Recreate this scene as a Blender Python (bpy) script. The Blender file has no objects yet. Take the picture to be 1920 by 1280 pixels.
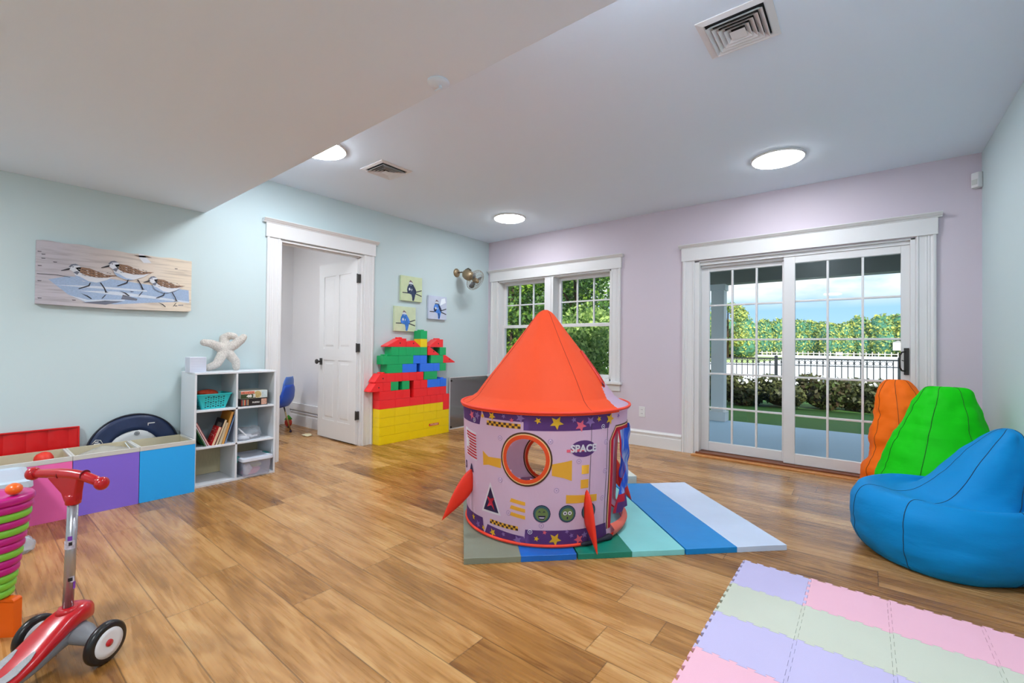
import bpy, bmesh, math, random
import numpy as np
from mathutils import Vector, Matrix, noise
R = math.radians
sc = bpy.context.scene
C = sc.collection
rnd = random.Random(7)

# ------------------------------------------------------------------ camera
YAW, PITCH, ROLL = 0.67330, 0.01144720, 0.00999651
fw = Vector((-math.sin(YAW)*math.cos(PITCH), math.cos(YAW)*math.cos(PITCH), math.sin(PITCH)))
rt = Vector((math.cos(YAW), math.sin(YAW), 0)); up = rt.cross(fw)
r2 = rt*math.cos(ROLL)+up*math.sin(ROLL); u2 = -rt*math.sin(ROLL)+up*math.cos(ROLL)
cam = bpy.data.cameras.new('camera'); camo = bpy.data.objects.new('camera', cam); C.objects.link(camo)
m = Matrix((r2, u2, -fw)).transposed().to_4x4(); m.translation = Vector((0, 0, 1.10)); camo.matrix_world = m
cam.sensor_width = 36; cam.lens = 831.34/1920*36; cam.clip_start = .02; cam.clip_end = 1500
sc.camera = camo

# ------------------------------------------------------------------ world, sun, exposure
vs = sc.view_settings
vs.view_transform = 'Standard'; vs.look = 'None'; vs.gamma = 1; vs.use_curve_mapping = False
vs.exposure = 0.46
def lin(c):
    return tuple((v/255/12.92 if v/255 <= .04045 else ((v/255+.055)/1.055)**2.4) for v in c[:3])
w = bpy.data.worlds.new('sky'); sc.world = w; w.use_nodes = True
nt = w.node_tree; N = nt.nodes; Lk = nt.links; N.clear()
out = N.new('ShaderNodeOutputWorld'); bg = N.new('ShaderNodeBackground')
tc = N.new('ShaderNodeTexCoord'); sep = N.new('ShaderNodeSeparateXYZ'); Lk.new(tc.outputs['Generated'], sep.inputs[0])
rp = N.new('ShaderNodeValToRGB'); Lk.new(sep.outputs[2], rp.inputs[0])
els = rp.color_ramp.elements; els[0].position = 0.0; els[0].color = (*lin((176, 214, 255)), 1); els[1].position = 1; els[1].color = (*lin((70, 130, 215)), 1)
e = els.new(.14); e.color = (*lin((140, 192, 246)), 1)
mp = N.new('ShaderNodeMapping'); mp.inputs['Scale'].default_value = (1, 1, 3.2); mp.inputs['Location'].default_value = (.4, .1, .12); Lk.new(tc.outputs['Generated'], mp.inputs[0])
ns = N.new('ShaderNodeTexNoise'); ns.inputs['Scale'].default_value = 3.2; ns.inputs['Detail'].default_value = 6; ns.inputs['Roughness'].default_value = .55; Lk.new(mp.outputs[0], ns.inputs[0])
cr = N.new('ShaderNodeMapRange'); cr.inputs[1].default_value = .38; cr.inputs[2].default_value = .52; Lk.new(ns.outputs[0], cr.inputs[0])
hr = N.new('ShaderNodeMapRange'); hr.inputs[1].default_value = .075; hr.inputs[2].default_value = .115; Lk.new(sep.outputs[2], hr.inputs[0])
ml = N.new('ShaderNodeMath'); ml.operation = 'MULTIPLY'; Lk.new(cr.outputs[0], ml.inputs[0]); Lk.new(hr.outputs[0], ml.inputs[1])
mx = N.new('ShaderNodeMixRGB'); mx.inputs[2].default_value = (.93, .95, 1, 1); Lk.new(ml.outputs[0], mx.inputs[0]); Lk.new(rp.outputs[0], mx.inputs[1])
Lk.new(mx.outputs[0], bg.inputs[0]); bg.inputs[1].default_value = 1.0; Lk.new(bg.outputs[0], out.inputs[0])
sun = bpy.data.lights.new('sun', 'SUN'); suno = bpy.data.objects.new('sun', sun); C.objects.link(suno)
sun.energy = 4.6; sun.angle = R(.6); sun.color = (1, .93, .78)
suno.rotation_euler = Vector((.55, -.62, .56)).to_track_quat('Z', 'Y').to_euler(); suno.location = (6, -6, 8)
LAMP = 65.0          # luminance of the ceiling lamps' lenses

# ------------------------------------------------------------------ materials
MC = {}
def M(name, col, rough=.6, metal=0, bump=0, bscale=200, var=0, vscale=8, spec=None, coat=0, trans=0, emit=0, alpha=None, stretch=None, sheen=0, transl=0):
    if name in MC: return MC[name]
    a = bpy.data.materials.new(name); a.use_nodes = True; t = a.node_tree; b = t.nodes['Principled BSDF']
    c = (*lin(col), 1); b.inputs['Base Color'].default_value = c
    b.inputs['Roughness'].default_value = rough; b.inputs['Metallic'].default_value = metal
    if spec is not None: b.inputs['Specular IOR Level'].default_value = spec
    if coat: b.inputs['Coat Weight'].default_value = coat; b.inputs['Coat Roughness'].default_value = .12
    if trans: b.inputs['Transmission Weight'].default_value = trans
    if sheen: b.inputs['Sheen Weight'].default_value = sheen
    if emit: b.inputs['Emission Color'].default_value = c; b.inputs['Emission Strength'].default_value = emit
    tcn = t.nodes.new('ShaderNodeTexCoord'); src = tcn.outputs['Object']
    if stretch:
        mpn = t.nodes.new('ShaderNodeMapping'); mpn.inputs['Scale'].default_value = stretch; t.links.new(src, mpn.inputs[0]); src = mpn.outputs[0]
    if var:
        n = t.nodes.new('ShaderNodeTexNoise'); n.inputs['Scale'].default_value = vscale; n.inputs['Detail'].default_value = 5; t.links.new(src, n.inputs[0])
        h = t.nodes.new('ShaderNodeHueSaturation'); h.inputs['Color'].default_value = c
        mr = t.nodes.new('ShaderNodeMapRange'); mr.inputs[1].default_value = .25; mr.inputs[2].default_value = .75; mr.inputs[3].default_value = 1-var; mr.inputs[4].default_value = 1+var
        t.links.new(n.outputs[0], mr.inputs[0]); t.links.new(mr.outputs[0], h.inputs['Value']); t.links.new(h.outputs[0], b.inputs['Base Color'])
    if bump:
        n = t.nodes.new('ShaderNodeTexNoise'); n.inputs['Scale'].default_value = bscale; n.inputs['Detail'].default_value = 4; t.links.new(src, n.inputs[0])
        bp = t.nodes.new('ShaderNodeBump'); bp.inputs['Strength'].default_value = bump; bp.inputs['Distance'].default_value = .01
        t.links.new(n.outputs[0], bp.inputs['Height']); t.links.new(bp.outputs[0], b.inputs['Normal'])
    if transl:
        tr = t.nodes.new('ShaderNodeBsdfTranslucent'); tr.inputs[0].default_value = c
        mxx = t.nodes.new('ShaderNodeMixShader'); mxx.inputs[0].default_value = transl
        o = t.nodes['Material Output']; t.links.new(b.outputs[0], mxx.inputs[1]); t.links.new(tr.outputs[0], mxx.inputs[2]); t.links.new(mxx.outputs[0], o.inputs[0])
    if alpha is not None:
        tp = t.nodes.new('ShaderNodeBsdfTransparent'); mxx = t.nodes.new('ShaderNodeMixShader'); mxx.inputs[0].default_value = alpha
        o = t.nodes['Material Output']; t.links.new(tp.outputs[0], mxx.inputs[1]); t.links.new(b.outputs[0], mxx.inputs[2]); t.links.new(mxx.outputs[0], o.inputs[0])
    MC[name] = a; return a

def glassmat(name, tint=(1, 1, 1), refl=.06, rough=0.0):
    a = bpy.data.materials.new(name); a.use_nodes = True; t = a.node_tree; t.nodes.clear()
    o = t.nodes.new('ShaderNodeOutputMaterial'); tp = t.nodes.new('ShaderNodeBsdfTransparent'); tp.inputs[0].default_value = (*tint, 1)
    g = t.nodes.new('ShaderNodeBsdfGlossy'); g.inputs['Roughness'].default_value = rough
    f = t.nodes.new('ShaderNodeFresnel'); f.inputs[0].default_value = 1.45
    k = t.nodes.new('ShaderNodeMath'); k.operation = 'MULTIPLY'; k.inputs[1].default_value = refl/.06; t.links.new(f.outputs[0], k.inputs[0])
    x = t.nodes.new('ShaderNodeMixShader'); t.links.new(k.outputs[0], x.inputs[0]); t.links.new(tp.outputs[0], x.inputs[1]); t.links.new(g.outputs[0], x.inputs[2]); t.links.new(x.outputs[0], o.inputs[0])
    return a

def floor_mat():
    a = bpy.data.materials.new('oak_planks'); a.use_nodes = True; t = a.node_tree; b = t.nodes['Principled BSDF']; L = t.links
    def n(ty, **k):
        x = t.nodes.new(ty)
        for q, v in k.items(): setattr(x, q, v)
        return x
    def mth(op, *ins):
        x = n('ShaderNodeMath', operation=op)
        for i, v in enumerate(ins):
            if isinstance(v, (int, float)): x.inputs[i].default_value = v
            else: L.new(v, x.inputs[i])
        return x.outputs[0]
    tcn = n('ShaderNodeTexCoord'); s = n('ShaderNodeSeparateXYZ'); L.new(tcn.outputs['Object'], s.inputs[0])
    X, Y = s.outputs[0], s.outputs[1]
    W, LEN = .18, 1.22
    yr = mth('DIVIDE', Y, W); row = mth('FLOOR', yr); fy = mth('FRACT', yr)
    wn = n('ShaderNodeTexWhiteNoise', noise_dimensions='1D'); L.new(row, wn.inputs['W'])
    xo = mth('ADD', mth('DIVIDE', X, LEN), wn.outputs['Value']); col = mth('FLOOR', xo); fx = mth('FRACT', xo)
    pid = mth('ADD', mth('MULTIPLY', row, 17.31), mth('MULTIPLY', col, 5.77))
    w2 = n('ShaderNodeTexWhiteNoise', noise_dimensions='1D'); L.new(pid, w2.inputs['W']); rv = w2.outputs['Value']
    cmb = n('ShaderNodeCombineXYZ'); L.new(mth('MULTIPLY', X, .9), cmb.inputs[0]); L.new(mth('MULTIPLY', Y, 7.0), cmb.inputs[1]); L.new(mth('MULTIPLY', rv, 40.0), cmb.inputs[2])
    n1 = n('ShaderNodeTexNoise'); n1.inputs['Scale'].default_value = 1.3; n1.inputs['Detail'].default_value = 3; n1.inputs['Distortion'].default_value = .6; L.new(cmb.outputs[0], n1.inputs[0])
    rings = mth('SINE', mth('MULTIPLY', n1.outputs[0], 44.0))
    c2 = n('ShaderNodeCombineXYZ'); L.new(mth('MULTIPLY', X, 2.5), c2.inputs[0]); L.new(mth('MULTIPLY', Y, 90.0), c2.inputs[1]); L.new(mth('MULTIPLY', rv, 90.0), c2.inputs[2])
    n2 = n('ShaderNodeTexNoise'); n2.inputs['Scale'].default_value = 1.0; n2.inputs['Detail'].default_value = 5; L.new(c2.outputs[0], n2.inputs[0])
    n3 = n('ShaderNodeTexNoise'); n3.inputs['Scale'].default_value = 1.6; n3.inputs['Detail'].default_value = 3
    c3 = n('ShaderNodeCombineXYZ'); L.new(mth('MULTIPLY', X, 1.2), c3.inputs[0]); L.new(mth('MULTIPLY', Y, 5.0), c3.inputs[1]); L.new(mth('MULTIPLY', rv, 13.0), c3.inputs[2]); L.new(c3.outputs[0], n3.inputs[0])
    v = mth('ADD', mth('MULTIPLY', rings, .10), mth('MULTIPLY', mth('SUBTRACT', n2.outputs[0], .5), .5))
    v = mth('ADD', v, mth('MULTIPLY', mth('SUBTRACT', n3.outputs[0], .5), 1.0))
    v = mth('ADD', v, mth('MULTIPLY', mth('SUBTRACT', rv, .5), .42))
    v = mth('ADD', v, .5)
    ramp = n('ShaderNodeValToRGB'); L.new(v, ramp.inputs[0]); el = ramp.color_ramp.elements
    el[0].position = .0; el[0].color = (*lin((100, 62, 30)), 1); el[1].position = 1; el[1].color = (*lin((206, 166, 114)), 1)
    q = el.new(.45); q.color = (*lin((162, 117, 68)), 1); q = el.new(.65); q.color = (*lin((184, 138, 88)), 1)
    # knots
    vo = n('ShaderNodeTexVoronoi'); vo.inputs['Scale'].default_value = 1.0
    c4 = n('ShaderNodeCombineXYZ'); L.new(mth('MULTIPLY', X, 1.6), c4.inputs[0]); L.new(mth('MULTIPLY', Y, 3.4), c4.inputs[1]); L.new(c4.outputs[0], vo.inputs['Vector'])
    kn = n('ShaderNodeMapRange'); L.new(vo.outputs['Distance'], kn.inputs[0]); kn.inputs[1].default_value = .03; kn.inputs[2].default_value = .09; kn.inputs[3].default_value = .45; kn.inputs[4].default_value = 1
    # seams
    ey = mth('MINIMUM', fy, mth('SUBTRACT', 1.0, fy)); ex = mth('MINIMUM', fx, mth('SUBTRACT', 1.0, fx))
    sy = mth('GREATER_THAN', ey, .012); sx = mth('GREATER_THAN', ex, .0018)
    seam = mth('ADD', mth('MULTIPLY', mth('MULTIPLY', sy, sx), .5), .5)
    hs = n('ShaderNodeHueSaturation'); L.new(ramp.outputs[0], hs.inputs['Color']); L.new(mth('MULTIPLY', seam, kn.outputs[0]), hs.inputs['Value'])
    hs.inputs['Saturation'].default_value = 1.05
    L.new(hs.outputs[0], b.inputs['Base Color'])
    L.new(mth('ADD', mth('MULTIPLY', n2.outputs[0], .12), .22), b.inputs['Roughness'])
    bp = n('ShaderNodeBump'); bp.inputs['Strength'].default_value = .08; bp.inputs['Distance'].default_value = .004; L.new(v, bp.inputs['Height']); L.new(bp.outputs[0], b.inputs['Normal'])
    b.inputs['Specular IOR Level'].default_value = .5
    return a

teal = M('teal_paint', (198, 216, 218), .62, bump=.03, bscale=300)
purple = M('lilac_paint', (212, 201, 211), .62, bump=.03, bscale=300)
white = M('white_trim', (226, 226, 226), .38)
ceilm = M('ceiling_paint', (228, 242, 255), .85, bump=.02, bscale=250)
hallm = M('hall_paint', (232, 230, 230), .7)
glass = glassmat('window_glass', (.96, .98, .98), .02)
dark = M('dark_gap', (20, 20, 22), .8)
bronze = M('bronze_handle', (70, 68, 66), .45, metal=.5)

# ------------------------------------------------------------------ mesh builder
class G:
    def __init__(s): s.b = bmesh.new()
    def _mi(s, fs, mi, sm=None):
        for f in fs:
            f.material_index = mi
            if sm is not None: f.smooth = sm
    def box(s, a, b, mi=0, mat=None):
        v = [s.b.verts.new((x, y, z)) for x in (a[0], b[0]) for y in (a[1], b[1]) for z in (a[2], b[2])]
        if mat is not None:
            for q in v: q.co = mat @ q.co
        fs = [s.b.faces.new([v[i] for i in f]) for f in ((0, 1, 3, 2), (4, 6, 7, 5), (0, 4, 5, 1), (2, 3, 7, 6), (0, 2, 6, 4), (1, 5, 7, 3))]
        s._mi(fs, mi); return s
    def rings(s, rs, mi=0, cap=True, closed=True, sm=True, loop=False):
        vr = [[s.b.verts.new(p) for p in r] for r in rs]
        n = len(vr[0]); pairs = list(zip(vr, vr[1:]))
        if loop: pairs.append((vr[-1], vr[0]))
        for A, B in pairs:
            for i in range(n if closed else n-1):
                j = (i+1) % n
                try: f = s.b.faces.new((A[i], A[j], B[j], B[i])); f.material_index = mi; f.smooth = sm
                except ValueError: pass
        if cap and not loop and closed:
            for r, rev in ((vr[0], True), (vr[-1], False)):
                f = s.b.faces.new(r[::-1] if rev else r); f.material_index = mi
        return vr
    def cyl(s, p0, p1, r0, r1=None, n=16, mi=0, cap=True):
        r1 = r0 if r1 is None else r1; p0, p1 = Vector(p0), Vector(p1); d = (p1-p0).normalized()
        a = d.orthogonal().normalized(); b = d.cross(a)
        s.rings([[p+(a*math.cos(t)+b*math.sin(t))*r for t in (2*math.pi*i/n for i in range(n))] for p, r in ((p0, r0), (p1, r1))], mi, cap); return s
    def tube(s, pts, r, n=8, mi=0, loop=False):
        pts = [Vector(p) for p in pts]; rs = []; k = len(pts); prev = None
        for i, p in enumerate(pts):
            if loop: d = pts[(i+1) % k]-pts[i-1]
            else: d = pts[min(i+1, k-1)]-pts[max(i-1, 0)]
            d.normalize()
            if prev is None: a = d.orthogonal().normalized()
            else: a = (prev-d*prev.dot(d)).normalized()
            prev = a; b = d.cross(a); rr = r[i] if isinstance(r, (list, tuple)) else r
            rs.append([p+(a*math.cos(t)+b*math.sin(t))*rr for t in (2*math.pi*j/n for j in range(n))])
        s.rings(rs, mi, True, True, True, loop); return s
    def sph(s, c, r, mi=0, n=16, mat=None):
        r = (r, r, r) if isinstance(r, (int, float)) else r
        mt = Matrix.Translation(c) @ (mat or Matrix()) @ Matrix.Diagonal((*r, 1))
        q = bmesh.ops.create_uvsphere(s.b, u_segments=n, v_segments=max(6, n//2), radius=1, matrix=mt)
        fs = {f for v in q['verts'] for f in v.link_faces}; s._mi(fs, mi, True); return s
    def lathe(s, prof, c=(0, 0, 0), n=24, mi=0, axis=None):
        mt = Matrix.Translation(c) @ (axis or Matrix())
        s.rings([[mt @ Vector((r*math.cos(t), r*math.sin(t), z)) for t in (2*math.pi*i/n for i in range(n))] for r, z in prof], mi); return s
    def prism(s, poly, f0, f1, mi=0, sm=False):
        """poly: 2D points; f0/f1 map (u,v) to the two end faces"""
        A = [s.b.verts.new(f0(*p)) for p in poly]; B = [s.b.verts.new(f1(*p)) for p in poly]; n = len(poly)
        fs = [s.b.faces.new(A[::-1]), s.b.faces.new(B)]
        for i in range(n):
            f = s.b.faces.new((A[i], A[(i+1) % n], B[(i+1) % n], B[i])); f.smooth = sm; fs.append(f)
        s._mi(fs, mi); return s
    def poly(s, pts, mi=0):
        f = s.b.faces.new([s.b.verts.new(p) for p in pts]); f.material_index = mi; return s
    def build(s, name, mats, parent=None, bevel=0, loc=None, norm=True, subs=0, solid=0, seg=2):
        if norm: bmesh.ops.recalc_face_normals(s.b, faces=s.b.faces)
        me = bpy.data.meshes.new(name); s.b.to_mesh(me); s.b.free()
        for q in (mats if isinstance(mats, (list, tuple)) else [mats]): me.materials.append(q)
        o = bpy.data.objects.new(name, me); C.objects.link(o); o.parent = parent
        if loc: o.location = loc
        if solid: q = o.modifiers.new('s', 'SOLIDIFY'); q.thickness = solid; q.offset = 0
        if bevel: q = o.modifiers.new('b', 'BEVEL'); q.width = bevel; q.segments = seg; q.limit_method = 'ANGLE'; q.angle_limit = R(40)
        if subs: q = o.modifiers.new('u', 'SUBSURF'); q.levels = subs; q.render_levels = subs
        return o
def thing(name, label, cat, loc=(0, 0, 0), rz=0, group=None, rot=None):
    o = bpy.data.objects.new(name, None); C.objects.link(o); o.location = loc; o.rotation_euler = rot or (0, 0, rz); o.empty_display_size = .1
    return tag(o, label, cat, group)
def tag(o, label, cat, group=None, kind=None):
    if label: o['label'] = label
    if cat: o['category'] = cat
    if group: o['group'] = group
    if kind: o['kind'] = kind
    return o
def struct(o, label=None):
    o['kind'] = 'structure'
    if label: o['label'] = label
    return o
def sempty(name, loc=(0, 0, 0), label=None):
    o = bpy.data.objects.new(name, None); C.objects.link(o); o.location = loc; return struct(o, label)
ORD = ['first', 'second', 'third', 'fourth', 'fifth', 'sixth', 'seventh', 'eighth', 'ninth', 'tenth', 'eleventh', 'twelfth', 'thirteenth', 'fourteenth']
def text2d(sx, size, shear=0, bold=0):
    cu = bpy.data.curves.new('t', 'FONT'); cu.body = sx; cu.size = size; cu.align_x = 'CENTER'; cu.align_y = 'CENTER'; cu.offset = bold; cu.shear = shear; cu.resolution_u = 3
    o = bpy.data.objects.new('t', cu); C.objects.link(o); dg = bpy.context.evaluated_depsgraph_get()
    me = bpy.data.meshes.new_from_object(o.evaluated_get(dg)); V = [v.co.copy() for v in me.vertices]; F = [list(p.vertices) for p in me.polygons]
    bpy.data.objects.remove(o); bpy.data.curves.remove(cu); bpy.data.meshes.remove(me); return V, F
def addtext(g, sx, size, fn, mi, **k):
    V, F = text2d(sx, size, **k); vs_ = [g.b.verts.new(fn(v.x, v.y)) for v in V]
    for f in F:
        try: q = g.b.faces.new([vs_[i] for i in f]); q.material_index = mi
        except ValueError: pass

XW, YP, XR, H, HL, YS, YN = -4.312, 4.84, .69, 2.611, 2.189, 1.281, -1.8
# ------------------------------------------------------------------ room shell
struct(G().box((-6.45, YN-.1, -.06), (XR+.15, YP+.18, 0)).build('floor', floor_mat()), 'oak-look plank floor')
g = G(); y0, y1, dz = 1.886, 2.781, 2.085
g.box((XW-.12, YN, 0), (XW, y0, 2.76)).box((XW-.12, y1, 0), (XW, YP+.18, 2.76)).box((XW-.12, y0, dz), (XW, y1, 2.76))
struct(g.build('wall_left', teal), 'pale teal wall with the doorway')
WX0, WX1, WZ0, WZ1 = -4.125, -2.36, .70, 2.03
SX0, SX1, SZ1 = -1.405, .315, 2.015
g = G(); a, b = YP, YP+.18
g.box((XW, a, 0), (WX0, b, 2.76)).box((WX0, a, 0), (WX1, b, WZ0)).box((WX0, a, WZ1), (WX1, b, 2.76)).box((WX1, a, 0), (SX0, b, 2.76)).box((SX0, a, SZ1), (SX1, b, 2.76)).box((SX1, a, 0), (XR, b, 2.76))
struct(g.build('wall_far', purple), 'lilac wall with window and sliding door')
struct(G().box((XR, YN, 0), (XR+.15, YP+.18, 2.76)).build('wall_right', teal), 'pale teal wall behind the bean bags')
struct(G().box((XW-.12, YN-.1, 0), (XR+.15, YN, 2.76)).build('wall_near', teal))
struct(G().box((XW, YS, H), (XR, YP, 2.76)).build('ceiling', ceilm), 'high part of the ceiling')
struct(G().box((XW, YN, HL), (XR, YS, 2.76)).build('ceiling_low', ceilm, bevel=.004), 'lower dropped part of the ceiling')
struct(G().box((-6.6, YN-.15, 2.761), (XR+.2, YP+.2, 2.86)).build('ceiling_light_block', dark))  # unseen slab added over both ceilings to block outside light
# hall beyond the doorway
g = G(); g.box((-6.28, 2.937, 0), (XW-.12, 3.05, 2.76)); struct(g.build('wall_hall_far', hallm))
struct(G().box((-6.4, .3, 0), (-6.28, 3.05, 2.76)).build('wall_hall_left', hallm))
struct(G().box((-6.28, .3, 0), (XW-.12, .42, 2.76)).build('wall_hall_near', hallm))
struct(G().box((-6.28, .42, 2.5), (XW-.12, 2.937, 2.76)).build('ceiling_hall', hallm))

BB = [(0, 0), (.016, 0), (.016, .118), (.012, .124), (.012, .142), (.02, .148), (.02, .158), (.008, .17), (.006, .178), (0, .178)]
def baseboard(name, segs, axis, wall, sgn, mat=white, k=1.0):
    g = G()
    for p, q in segs:
        if axis == 'y': g.prism([(u*k, v*k) for u, v in BB], lambda u, v: (wall+sgn*u, p, v), lambda u, v: (wall+sgn*u, q, v))
        else: g.prism([(u*k, v*k) for u, v in BB], lambda u, v: (p, wall+sgn*u, v), lambda u, v: (q, wall+sgn*u, v))
    return struct(g.build(name, mat))
baseboard('baseboard_left', [(YN, 1.772), (2.90, YP-.002)], 'y', XW, 1)
baseboard('baseboard_far', [(XW+.022, -1.532), (.442, XR-.002)], 'x', YP, -1)
baseboard('baseboard_right', [(YN, YP-.022)], 'y', XR, -1)
baseboard('baseboard_hall', [(-6.258, -4.46)], 'x', 2.937, -1, hallm, 1.15)
struct(G().box((-6.28, 2.905, .205), (-4.5, 2.937, .30)).build('trim_hall_ledge', hallm, bevel=.004))

CP = [(0, 0), (0, .022), (.01, .026), (.018, .026), (.024, .016), (.032, .013), (.04, .016), (.048, .013), (.056, .016), (.066, .014), (.1, .014), (.106, .02), (.116, .02), (.122, 0)]
def casing(name, mapf, x0, x1, z0, z1, head, crown, ext=.025, prof_w=.122):
    """side boards between x0/x1 outer edges; mapf(u, d, z) to world, d away from wall"""
    r = sempty(name)
    for k, (e, s) in enumerate(((x0, 1), (x1, -1))):
        g = G(); g.prism(CP, lambda u, v: mapf(e+s*u, v, z0), lambda u, v: mapf(e+s*u, v, z1)); g.build('side_casing', white, r)
    g = G(); P = [(0, 0), (.03, 0), (.03, head), (0, head)]
    g.prism(P, lambda u, v: mapf(x0-ext*.3, u, z1+v), lambda u, v: mapf(x1+ext*.3, u, z1+v)); g.build('head_board', white, r, bevel=.002)
    Q = [(0, 0), (.034, 0), (.036, .008), (.046, .012), (.058, .024), (.066, .03), (.066, crown), (0, crown)]
    g = G(); g.prism(Q, lambda u, v: mapf(x0-ext, u, z1+head+v), lambda u, v: mapf(x1+ext, u, z1+head+v)); g.build('crown', white, r, bevel=.0015)
    return r
casing('trim_1', lambda u, d, z: (XW+d, u, z), 1.768, 2.902, 0, 2.09, .128, .036, .04)
casing('trim_2', lambda u, d, z: (u, YP-d, z), SX0-.122, SX1+.122, 0, 2.022, .133, .036, .035)
casing('trim_3', lambda u, d, z: (u, YP-d, z), WX0-.122, WX1+.122, .70, 2.03, .125, .036, .035)
# door jambs, doorway
g = G(); g.box((XW-.125, 1.886, 0), (XW+.004, 1.906, 2.085)).box((XW-.125, 2.761, 0), (XW+.004, 2.781, 2.085)).box((XW-.125, 1.906, 2.065), (XW+.004, 2.761, 2.085))
g.box((XW-.07, 1.906, 0), (XW-.035, 1.918, 2.065)).box((XW-.07, 2.749, 0), (XW-.035, 2.761, 2.065)).box((XW-.07, 1.906, 2.053), (XW-.035, 2.761, 2.065))
struct(g.build('trim_4', white, bevel=.0015), 'white jamb of the doorway')
# hinged door, swung open into the hall
d1 = sempty('door_1', (-4.352, 2.73, 0), 'open white four-panel door')
g = G(); Wd, Hd, Td = .808, 2.03, .035
pans = [(.115, .365, 1.05, 1.90), (.443, .693, 1.05, 1.90), (.115, .365, .22, .92), (.443, .693, .22, .92)]
g.box((-Wd, .006, .015), (0, Td-.006, Hd+.015))
xs = sorted({0, Wd, .115, .365, .443, .693}); zs = sorted({.015, Hd+.015, .22, .92, 1.05, 1.90})
for s0 in (0, Td-.006):
    for i in range(len(xs)-1):
        for j in range(len(zs)-1):
            if any(abs(xs[i]-p[0]) < .01 and zs[j] >= p[2]-.01 and zs[j+1] <= p[3]+.01 for p in pans): continue
            g.box((-xs[i+1], s0, zs[j]), (-xs[i], s0+.006, zs[j+1]))
    for p in pans:
        yy = (.0062, .002) if s0 == 0 else (Td-.0062, Td-.002)
        A = [(-p[1]+.03, p[2]+.03), (-p[0]-.03, p[2]+.03), (-p[0]-.03, p[3]-.03), (-p[1]+.03, p[3]-.03)]
        B = [(-p[1]+.05, p[2]+.05), (-p[0]-.05, p[2]+.05), (-p[0]-.05, p[3]-.05), (-p[1]+.05, p[3]-.05)]
        g.rings([[(u, yy[0], v) for u, v in A], [(u, yy[1], v) for u, v in B]], sm=False)
g.build('door_panel', white, d1)
g = G()
for s0, q in ((-1, 0), (1, Td)):
    g.box((-Wd+.03, q+min(s0*.004, 0), .86), (-Wd+.09, q+max(s0*.004, 0), .94))
    ax = Matrix.Rotation(R(90) if s0 < 0 else R(-90), 4, 'X')
    g.lathe([(.012, 0), (.01, .03), (.012, .035), (.026, .045), (.03, .056), (.024, .066), (.001, .068)], (-Wd+.06, q, .90), 16, 0, ax)
g.build('door_knob', bronze, d1, bevel=.001)
for z in (.33, 1.07, 1.83):
    g = G().box((-.001, .0, z-.045), (.003, .032, z+.045)).box((.004, -.012, z-.045), (.022, .03, z+.045)).cyl((.006, -.006, z-.05), (.006, -.006, z+.05), .006); g.build('hinge', bronze, d1)

# ------------------------------------------------------------------ double-hung window
wn = sempty('window_1', (0, 0, 0), 'pair of white double-hung windows')
g = G(); ya, yb = YP-.004, YP+.178
g.box((WX0, ya, WZ0), (WX0+.02, yb, WZ1)).box((WX1-.02, ya, WZ0), (WX1, yb, WZ1)).box((WX0, ya, WZ1-.02), (WX1, yb, WZ1)).box((WX0, ya, WZ0), (WX1, yb, WZ0+.03))
g.box((-3.31, YP-.014, WZ0+.03), (-3.175, yb, WZ1-.02)).box((-3.28, YP-.022, WZ0+.03), (-3.205, YP-.014, WZ1-.02))
g.build('window_frame', white, wn, bevel=.002)
g = G().box((WX0-.15, YP-.06, WZ0-.03), (WX1+.15, YP, WZ0)).box((WX0-.12, YP-.02, WZ0-.11), (WX1+.12, YP, WZ0-.03)); g.build('window_sill', white, wn, bevel=.004)
for (u0, u1) in ((WX0+.02, -3.31), (-3.175, WX1-.02)):
    for nm, yq, z0, z1, mull in (('upper_sash', YP+.115, 1.365, WZ1-.02, 1), ('lower_sash', YP+.075, WZ0+.03, 1.40, 0)):
        g = G(); t = .036; s_ = .042
        g.box((u0, yq, z0), (u0+s_, yq+t, z1)).box((u1-s_, yq, z0), (u1, yq+t, z1)).box((u0+s_, yq, z1-.04), (u1-s_, yq+t, z1)).box((u0+s_, yq, z0), (u1-s_, yq+t, z0+.04))
        if mull:
            for i in (1, 2): x = u0+s_+(u1-u0-2*s_)*i/3; g.box((x-.009, yq+.006, z0+.04), (x+.009, yq+t-.006, z1-.04))
            z = (z0+z1)/2; g.box((u0+s_, yq+.007, z-.009), (u1-s_, yq+t-.007, z+.009))
        so = g.build(nm, white, wn, bevel=.002)
        G().box((u0+s_, yq+.016, z0+.04), (u1-s_, yq+.02, z1-.04)).build('glass_pane', glass, so)

# ------------------------------------------------------------------ sliding patio door
sd = sempty('door_2', (0, 0, 0), 'white sliding patio door with grid muntins')
g = G(); yb = YP+.178
g.box((SX0, YP-.004, 0), (SX0+.045, yb, SZ1)).box((SX1-.03, YP-.004, 0), (SX1, yb, SZ1)).box((SX0, YP-.004, SZ1-.015), (SX1, yb, SZ1)).box((SX0+.045, YP+.02, SZ1-.045), (SX1-.03, yb, SZ1-.015))
g.box((SX0+.045, YP+.055, SZ1-.07), (SX1-.03, yb, SZ1-.045))
g.build('door_frame', white, sd, bevel=.003)
oakd = M('oak_threshold_dark', (120, 62, 26), .35, var=.2, vscale=6, stretch=(1, 12, 12)); oak = M('oak_strip', (205, 140, 80), .35, var=.12, vscale=5, stretch=(1, 14, 14))
G().box((SX0+.02, YP-.035, 0), (SX1-.01, YP+.178, .03)).build('threshold', oakd, sd, bevel=.004)
G().box((SX0-.005, YP-.10, 0), (SX1+.01, YP-.035, .014)).build('threshold_strip', oak, sd, bevel=.004)
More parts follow.
